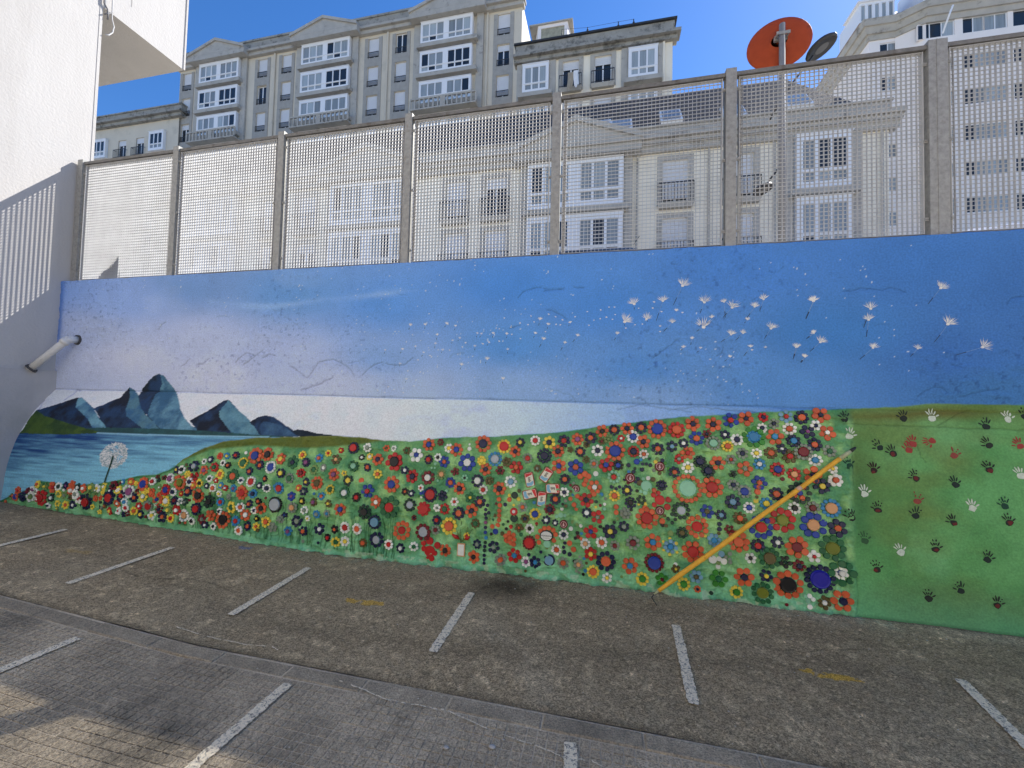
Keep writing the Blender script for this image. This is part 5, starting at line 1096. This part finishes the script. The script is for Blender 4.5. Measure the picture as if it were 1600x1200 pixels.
# low wing left of B
W=empty('low_beige_wing',(0,YB+.35,ST)); tag(W,'lower beige wing with stained parapet at the left end of the tall block','building')
wz=onY(205,180,YB).z; wx0=bx0-26; wx1=bx0+.45
r1=onY(240,234,YB).z
bw=[(X_at(231,220,YB),X_at(254,215,YB)),(X_at(142,235,YB),X_at(164,230,YB))]; nw=[X_at(213,225,YB),X_at(185,230,YB)]
bw.append((X_at(60,250,YB),X_at(84,250,YB)))
rW=[r1-2.91*k for k in range(6)]
holes=[];win=[]
for c in nw:
    for r in rW: holes.append((c-.6,c+.6,lo(r)-.3,lo(r)+1.9)); win.append((c-.6,lo(r)-.3))
mb=MB(); mb.holes(wx0,wx1,0,lo(wz-.9),0,.25,holes); mb.build('wall',m_beige,W)
for x,z in win: inst(('nW',0),narrow(1.2,2.2,1,2),'window',W,(x,0,z))
for a,b in bw:
    for r in rW: inst(('bW%d'%int((b-a)*2),0),bay(b-a,2.15,.3,1,3),'bay_window',W,(a,0,lo(r)))
pa=MB(); pa.box(wx0,wx1+.7,-.4,.4,lo(wz-.9),lo(wz-.55)); pa.box(wx0,wx1+.9,-.7,.4,lo(wz-.54),lo(wz-.35)); pa.box(wx0,wx1+.6,-.3,.4,lo(wz-.34),lo(wz+.35)); pa.box(wx0,wx1+.7,-.4,.5,lo(wz+.36),lo(wz+.5)); pa.build('parapet',m_stain,W)
# ---- block B2: nearer wing on the right of B
Y2=30.7
Q=empty('stained_apartment_wing',(0,Y2+.38,ST)); tag(Q,'nearer beige apartment wing with thick stained parapet and laundry balcony','building')
qx0=X_at(806,110,Y2); qx1=X_at(1052,90,Y2)
r2=[25.3-3.0*k for k in range(7)]
bq=[(X_at(816,120,Y2),X_at(857,115,Y2)),(X_at(982,95,Y2),X_at(1028,90,Y2))]; nq=[X_at(891,115,Y2),X_at(942,105,Y2)]
holes=[];win=[]
for i,c in enumerate(nq):
    for j,r in enumerate(r2): holes.append((c-.62,c+.62,lo(r)+.1,lo(r)+2.35)); win.append((c-.62,lo(r)+.1,j))
mb=MB(); mb.holes(qx0,qx1,0,lo(27.9),0,.25,holes); mb.quad((qx1,0,0),(qx1,12,0),(qx1,12,lo(27.9)),(qx1,0,lo(27.9))); mb.build('wall',m_cream,Q)
for c in nq:
    for r in r2: sr=MB(); sr.box(c-.95,c-.62,-.05,0,lo(r)-.05,lo(r)+2.65); sr.box(c+.62,c+.95,-.05,0,lo(r)-.05,lo(r)+2.65); sr.box(c-.62,c+.62,-.05,0,lo(r)+2.35,lo(r)+2.65); sr.build('window_surround',m_stone,Q)
for a,b in bq:
    for r in r2: sr=MB(); sr.box(a-.3,b+.3,-.55,0,lo(r)-.35,lo(r)-.03); sr.box(a-.5,a-.05,-.1,0,lo(r)-.35,lo(r)+2.6); sr.box(b+.05,b+.5,-.1,0,lo(r)-.35,lo(r)+2.6); sr.build('bay_surround',m_stone,Q)
for x,z,j in win: inst(('nQ',min(j,1)),narrow(1.24,2.25,1 if j==0 else 0,2),'window',Q,(x,0,z))
for a,b in bq:
    for j,r in enumerate(r2): inst(('bQ%d'%int((b-a)*2),j%2),bay(b-a,2.3,.35,1,3),'bay_window',Q,(a,0,lo(r)))
pa=MB(); pa.box(qx0-.2,qx1+.3,-.3,.4,lo(27.91),lo(28.2)); pa.box(qx0-.2,qx1+.5,-.6,.4,lo(28.21),lo(28.42)); pa.box(qx0-.1,qx1+.1,-.25,.4,lo(28.43),lo(29.3)); pa.build('parapet',m_stain,Q)
pa=MB(); pa.box(qx0-.2,qx1+.25,-.4,.6,lo(29.31),lo(29.45)); pa.build('parapet_cap',m_slate,Q)
dp=MB(); xx=X_at(1038,90,Y2); dp.tube([(xx,-.1,0),(xx,-.1,lo(27.9))],.09,6); dp.build('downpipe',m_cream,Q)
# rooftop glazed box, lightning rods with a wire
gbx=empty('rooftop_cabin',(X_at(840,60,31.5),31.6,29.4)); tag(gbx,'glazed white rooftop cabin with a dark flat roof beside the tall block','cabin')
mb=MB(); mb.holes(0,2.35,0,1.95,0,.06,[(.25,2.1,.2,1.7)]); mb.quad((0,0,0),(0,0,1.95),(-.6,1.8,1.95),(-.6,1.8,0)); mb.quad((2.35,0,0),(2.6,1.8,0),(2.6,1.8,1.95),(2.35,0,1.95)); mb.build('wall',m_pale,gbx)
mb=MB(); mb.quad((.25,.05,.2),(2.1,.05,.2),(2.1,.05,1.7),(.25,.05,1.7)); mb.build('pane',mat('warm glass',(.36,.34,.24),.15,noise=.4,nscale=2.5),gbx)
mb=MB(); mb.box(-.7,2.75,-.12,1.95,1.96,2.06); mb.build('roof',m_stone,gbx)
tops=[]
for i,(px_,py0,py1) in enumerate(((878,62,46),(918,53,43),(966,46,34),(990,41,30))):
    b0=onY(px_,py0,30.9); t0_=onY(px_,py1,30.9); mb=MB(); mb.tube([(0,0,-.25),(0,0,t0_.z-b0.z)],.04,6); mb.tube([(0,0,.15),(0,0,.3)],.09,6); o=mb.build('roof_rod',m_iron,loc=b0)
    tag(o,['leftmost short rod on the stained parapet, by the cabin','second short rod on the stained parapet','third short rod on the stained parapet','rightmost short rod on the stained parapet'][i],'rod',group='rods along the stained parapet'); tops.append(t0_)
mb=MB(); mb.tube([t-tops[0] for t in tops],.012,4); tag(mb.build('roof_wire',m_iron,loc=tops[0]),'thin wire strung between the rods on the stained parapet','wire')
# laundry
ld=empty('laundry',onY(891,125,30.2)); tag(ld,'beige trousers and white cloth drying on the upper balcony rail','laundry')
def cloth(x0,x1,z0,z1,m,sd):
    mb=MB(); r=random.Random(sd); n=7; k=6
    for j in range(k+1):
        for i in range(n+1):
            u=i/n; v=j/k; mb.v.append((x0+(x1-x0)*u+.05*math.sin(3*v+sd),-.05+.06*math.sin(u*9+sd)*v,z0+(z1-z0)*(1-v)-.1*math.sin(u*5)*v))
    for j in range(k):
        for i in range(n): a=j*(n+1)+i; mb.f.append((a,a+1,a+n+2,a+n+1)); mb.m.append(0)
    return mb.build('cloth',m,ld,smooth=True)
cloth(-.22,.22,-.75,.55,mat('beige cloth',(.34,.29,.22),.9,noise=.2,nscale=4),1); cloth(.28,.62,-.55,.65,mat('white cloth',(.75,.75,.76),.9,noise=.1,nscale=4),4)
# ---- building C : pale block at the right
YC=41.
Cc=empty('pale_apartment_block',(0,YC,ST)); tag(Cc,'pale apartment block at the upper right with glazed attic and eaves','building')
cx0=X_at(1345,60,YC); cx1=X_at(1425,50,YC); cz=35.35
rC=[onY(1435,62,YC).z-3.05*k for k in range(11)]
cxe=cx1+34
def win3(wd,ht,n):
    def f():
        mb=MB(); st=.07; lw=(wd-(n+1)*st)/n; hs=[(st+k*(lw+st),st+k*(lw+st)+lw,st,ht-st) for k in range(n)]
        mb.holes(0,wd,0,ht,.08,.05,hs); o=mb.build('window',m_frame)
        for a,b,c,d in hs:
            p=MB(); p.quad((a-.01,.12,c-.01),(b+.01,.12,c-.01),(b+.01,.12,d+.01),(a-.01,.12,d+.01)); p.build('pane',m_curt if rb.random()<.4 else m_glass,o)
        return o
    return f
hl=[]; hr=[]
cols=[(X_at(1434,50,YC),2.6,3),(X_at(1504,35,YC),1.5,2),(X_at(1537,30,YC),1.6,2),(X_at(1583,28,YC),2.8,3)]
cols+= [(cols[-1][0]+4.5+5*k,2.2,3) for k in range(4)]
for x,wd,n in cols:
    for r in rC: hr.append((x,x+wd,lo(r),lo(r)+1.35))
xl=X_at(1370,78,YC+1.5); YL=1.1
for r in rC: hl.append((xl,xl+1.3,lo(r)-.3,lo(r)+1.0))
mb=MB(); mb.holes(cx1+1.0,cxe,0,lo(cz),0,.2,hr); mb.build('wall',m_pale,Cc)
mb=MB(); mb.holes(cx0+1.2,cx1-.6,0,lo(cz)-1.0,YL,.2,hl); mb.quad((cx1-.6,YL,0),(cx1+1.0,0,0),(cx1+1.0,0,lo(cz)),(cx1-.6,YL,lo(cz)))
mb.quad((cx0+1.2,18,0),(cx0+1.2,YL,0),(cx0+1.2,YL,lo(cz)-1.0),(cx0+1.2,18,lo(cz)-1.0)); mb.build('side_wall',m_pale,Cc)
for x,wd,n in cols:
    for r in rC: inst(('C',wd,n),win3(wd,1.35,n),'window',Cc,(x,0,lo(r)))
for r in rC: inst(('C',1.3,2),win3(1.3,1.3,2),'window',Cc,(xl,YL,lo(r)-.3))
# stacked eaves following the set-back plan
ev=MB()
def eave(z0,z1,o0,o1):
    P0=[(cx0+1.2-o0,18),(cx0+1.2-o0,YL-o0),(cx1-.6-.4*o0,YL-o0),(cx1+1.0-.4*o0,-o0),(cxe,-o0),(cxe,3),(cx1+1,3)]
    P1=[(cx0+1.2-o1,18),(cx0+1.2-o1,YL-o1),(cx1-.6-.4*o1,YL-o1),(cx1+1.0-.4*o1,-o1),(cxe,-o1),(cxe,3),(cx1+1,3)]
    n=len(P0)
    for i in range(n-1): ev.quad((*P0[i],z0),(*P0[i+1],z0),(*P1[i+1],z1),(*P1[i],z1))
    ev.poly([(*p,z1) for p in P1]); ev.poly([(*p,z0) for p in P0][::-1])
zc=lo(cz)-1.0
eave(zc,zc+.4,.12,.25); eave(zc+.4,zc+.9,.4,.6); eave(zc+.9,zc+1.4,.75,.9)
ev.build('eaves',m_stone,Cc)
ro=MB(); z0=zc+1.41; ro.hexa([(cx0+.2,YL-.5,z0),(cxe,-1.2,z0),(cxe,17,z0),(cx0+.2,17,z0)],[(cx0+3.2,YL+3,z0+3.4),(cxe,2.2,z0+3.4),(cxe,17,z0+3.4),(cx0+3.2,17,z0+3.4)]); ro.build('roof',mat('pinkish tile roof',(.36,.30,.29),.8,noise=.2,nscale=2),Cc)
mb=MB(); xs0,xs1=X_at(1352,40,YC),X_at(1408,28,YC); n=5; hs=[]
lw=(xs1-xs0)/n
for k in range(n): hs.append((xs0+k*lw+.12,xs0+(k+1)*lw-.12,z0+.35,z0+1.75))
mb.holes(xs0,xs1,z0,z0+2.0,YL-.3,.1,hs); mb.box(xs0-.2,xs1+.2,YL-.45,YL+2,z0+2.0,z0+2.15); mb.quad((xs0,YL-.3,z0),(xs0,YL-.3,z0+2),(xs0,YL+3,z0+2),(xs0,YL+3,z0)); at_=mb.build('attic_gallery',m_frame,Cc)
for a,b,c,d in hs: p=MB(); p.quad((a,YL-.21,c),(b,YL-.21,c),(b,YL-.21,d),(a,YL-.21,d)); p.build('pane',m_curt,at_)
mb=MB(); xa=X_at(1440,5,YC); hs=[(xa+.3,xa+1.6,z0+1.6,z0+3.0),(xa+1.9,xa+3.2,z0+1.6,z0+3.0)]; mb.holes(xa,xa+3.5,z0,z0+3.3,-.2,.1,hs); mb.box(xa-.2,xa+3.7,-.35,2,z0+3.3,z0+3.45); mb.quad((xa,-.2,z0),(xa,-.2,z0+3.3),(xa,3,z0+3.3),(xa,3,z0)); dm=mb.build('dormer',m_frame,Cc)
for a,b,c,d in hs: p=MB(); p.quad((a,-.12,c),(b,-.12,c),(b,-.12,d),(a,-.12,d)); p.build('pane',m_curt,dm)
dp=MB(); p0=onY(1489,8,YC-.9); p1=onY(1479,27,YC-.6); dp.tube([(p0.x,-.9,lo(p0.z)),(p1.x,-.9,lo(p1.z)),(p1.x,-.15,lo(p1.z)-1)],.07,6); dp.build('downpipe',m_frame,Cc)
# ---------------------------------------------------------------- traffic mirror seen from behind, and street lamp
YM=5.5
pb=onY(1222,300,YM); mr=empty('traffic_mirror',(pb.x,YM,ST)); tag(mr,'round traffic mirror with weathered orange back on a steel pole','traffic mirror')
zt=onY(1222,38,YM).z-ST; zd=onY(1222,66,YM+.1).z-ST
mb=MB(); mb.tube([(0,0,0),(0,0,zt)],.034,14); mb.build('pole',mat('dull pole steel',(.26,.26,.26),.75,noise=.15,nscale=14),mr,smooth=True)
mb=MB(); R=.35; n=40; mb.v.append((0,-.03,0))
prof_=[(.25,-.032),(.5,-.03),(.8,-.02),(.97,0.0),(1.0,.012),(1.0,.03)]
for r_,y_ in prof_:
    for k in range(n): mb.v.append((R*r_*math.cos(6.28318*k/n),y_,R*r_*math.sin(6.28318*k/n)))
for k in range(n): mb.f.append((0,1+k,1+(k+1)%n)); mb.m.append(0)
for q in range(len(prof_)-1):
    for k in range(n): mb.f.append((1+q*n+k,1+q*n+(k+1)%n,1+(q+1)*n+(k+1)%n,1+(q+1)*n+k)); mb.m.append(0)
rot_=Euler((R_(-6),R_(-8),R_(-12)))
m_org=mat('weathered orange plastic',tuple(.62*q for q in lin((200,86,46))),.75,spec=.25,noise=.15,nscale=6,dirt=lin((126,62,40)),dscale=5,dthr=.62)
bk=mb.build('back_shell',m_org,mr,smooth=True); bk.location=(.0,.10,zd); bk.rotation_euler=rot_
mb=MB(); mb.v=[(R*.97*math.cos(6.28318*k/n),.031,R*.97*math.sin(6.28318*k/n)) for k in range(n)]; mb.f=[tuple(range(n))]; mb.m=[0]
gl=mb.build('mirror_face',mat('mirror glass',(.8,.8,.8),.03,metal=1),mr); gl.location=(.0,.10,zd); gl.rotation_euler=rot_
mb=MB()
for sx in (-1,1): mb.tube([(sx*.062,-.02,zd+.01),(sx*.062,.07,zd+.01)],.012,8)
mb.box(-.075,.075,-.044,-.036,zd-.008,zd+.028); mb.box(-.07,.07,.036,.07,zd-.02,zd+.04); mb.build('clamp',m_galv,mr)
YLp=5.9
lb0=onY(1219,300,YLp); lp=empty('street_lamp',(lb0.x,YLp,ST)); tag(lp,'slim black street lamp with two arms behind the mirror pole','street lamp')
def lpx(px_,py_): v=onY(px_,py_,YLp); return (v.x-lb0.x,0,v.z-ST)
mb=MB(); mb.tube([(0,0,0),lpx(1219,335)],.034,10); mb.tube([lpx(1219,335),lpx(1219,140)],.018,10); mb.build('post',m_iron,lp,smooth=True)
mb=MB(); mb.tube([lpx(1203,187),lpx(1216,163),lpx(1238,130),lpx(1255,108),lpx(1270,87)],[.012,.012,.012,.012,.014],8); mb.build('arm',m_iron,lp,smooth=True)
mb=MB(); mb.tube([lpx(1219,258),lpx(1210,272),lpx(1203,280),lpx(1199,290)],.012,8); mb.build('arm',m_iron,lp,smooth=True)
def head(px_,py_,rx,tilt,rotz=0):
    mb=MB(); n=20; pr=[(.0,.05),(.5,.048),(.85,.03),(1,.0),(.95,-.02),(.85,-.026),(.8,-.018),(.0,-.018)]
    c=lpx(px_,py_)
    for r_,z_ in pr:
        for k in range(n): mb.v.append((rx*r_*math.cos(6.28318*k/n),rx*.9*r_*math.sin(6.28318*k/n),z_))
    for q in range(len(pr)-1):
        for k in range(n): mb.f.append((q*n+k,q*n+(k+1)%n,(q+1)*n+(k+1)%n,(q+1)*n+k)); mb.m.append(0)
    o=mb.build('lamp_head',m_iron,lp,smooth=True); o.location=c; o.rotation_euler=tilt
    mb=MB(); mb.v=[(rx*.42*math.cos(6.28318*k/n),rx*.38*math.sin(6.28318*k/n),-.02) for k in range(n)]; mb.f=[tuple(range(n))]; mb.m=[0]; mb.build('diffuser',mat('lamp diffuser',(.12,.12,.12),.3),o)
head(1283,74,.19,(R_(-8),R_(-26),0)); head(1192,296,.125,(R_(-8),R_(-18),0))
# ---------------------------------------------------------------- two cars on the raised street
def car(name,label,px0,px1,roofy,body,Yc,h,L,dirn=1,ant=False):
    c=(px0+px1)/2; p=onY(c,roofy,Yc); p.z=onY(c,roofy,Yc-.72).z; r=empty(name,(p.x,Yc,ST)); tag(r,label,'car')
    h=p.z-ST
    w2=.86
    prf=[(-.5,.28),(-.5,.52),(-.47,.60),(-.30,.64),(-.20,.93),(-.12,.99),(.12,1.0),(.24,.96),(.37,.66),(.49,.60),(.5,.45),(.5,.28)]
    pts=[(a*L*dirn,b*h) for a,b in prf]
    mb=MB(); n=len(pts)
    for y,s in ((-w2,1),(-w2*.93,1),(w2*.93,1),(w2,1)):
        for i,(a,b) in enumerate(pts):
            top_=max(0,(b/h-.6)/.4); yy=y*(1-.18*top_); mb.v.append((a,yy,b-(.03*h if abs(y)==w2 else 0)*(1 if b/h>.5 else 0)))
    for q in range(3):
        for i in range(n): mb.f.append((q*n+i,q*n+(i+1)%n,(q+1)*n+(i+1)%n,(q+1)*n+i)); mb.m.append(0)
    mb.f.append(tuple(range(n))[::-1]); mb.m.append(0); mb.f.append(tuple(3*n+i for i in range(n))); mb.m.append(0)
    mb.build('body',body,r)
    for sy in (-1,1):
        for (u0,u1,t0,t1) in ((-.27,-.02,-.19,-.02),(.0,.34,.0,.24)):
            g_=MB(); yb=sy*(w2*(1-.18*.12)+.006); yt=sy*(w2*(1-.18*.85)+.006)
            g_.quad((u0*L*dirn,yb,.66*h),(u1*L*dirn,yb,.66*h),(t1*L*dirn,yt,.92*h),(t0*L*dirn,yt,.92*h)); g_.build('side_window',m_glass,r)
    for (u0,z0,u1,z1) in ((-.302,.655,-.205,.925),(.372,.675,.252,.945)):
        g_=MB(); e=.012*(1 if u0>0 else -1); g_.quad(((u0+e)*L*dirn,-.72,z0*h+.01),((u0+e)*L*dirn,.72,z0*h+.01),((u1+e)*L*dirn,.66,z1*h+.01),((u1+e)*L*dirn,-.66,z1*h+.01)); g_.build('windscreen',m_glass,r)
    for sx in (-.31,.31):
        for sy in (-1,1):
            wv=MB(); wv.tube([(sx*L,sy*(w2-.2),.31),(sx*L,sy*(w2+.01),.31)],.31,16); wo_=wv.build('wheel',m_iron,r); hb=MB(); hb.tube([(sx*L,sy*(w2+.011),.31),(sx*L,sy*(w2+.02),.31)],.19,12); hb.build('hubcap',m_galv,wo_)
    if ant:
        v0=onY(990,382,Yc); v1=onY(999,369,Yc); a=MB(); a.tube([v0-Vector((p.x,Yc,ST)),v1-Vector((p.x,Yc,ST))],.006,5); a.build('aerial',m_iron,r)
    return r
car('parked_car','dark car parked behind the fence with only its roof showing',862,1012,385.5,mat('dark car paint',(.03,.035,.045),.2,spec=.7),7.2,1.45,3.9,-1,True)
car('parked_car','white car parked behind the fence at the far right',1440,1720,346,mat('white car paint',(.8,.8,.8),.2,spec=.7),7.2,1.5,4.2,-1)

# ---------------------------------------------------------------- unseen block added behind the viewer to bounce sunlight onto the mural
Yd=empty('bounce_building',(0,-15,0)); tag(Yd,'unseen pale building added behind the viewer to bounce sunlight onto the mural','building')
hs=[]
for i in range(9):
    for j in range(4): hs.append((-22.6+5*i,-21.2+5*i,1.+3*j,2.5+3*j))
mb=MB(); mb.holes(-26,24,-.05,13,0,.2,hs); mb.v=[(a,-b,c) for a,b,c in mb.v]; mb.box(-26,24,-10,-.6,-.04,12.9); mb.build('wall',mat('bounce facade',(.66,.60,.50),.85,noise=.06,nscale=.5),Yd)
for h_ in hs: inst(('Y',0),win3(1.4,1.5,2),'window',Yd,(h_[0],-.35,h_[2]))
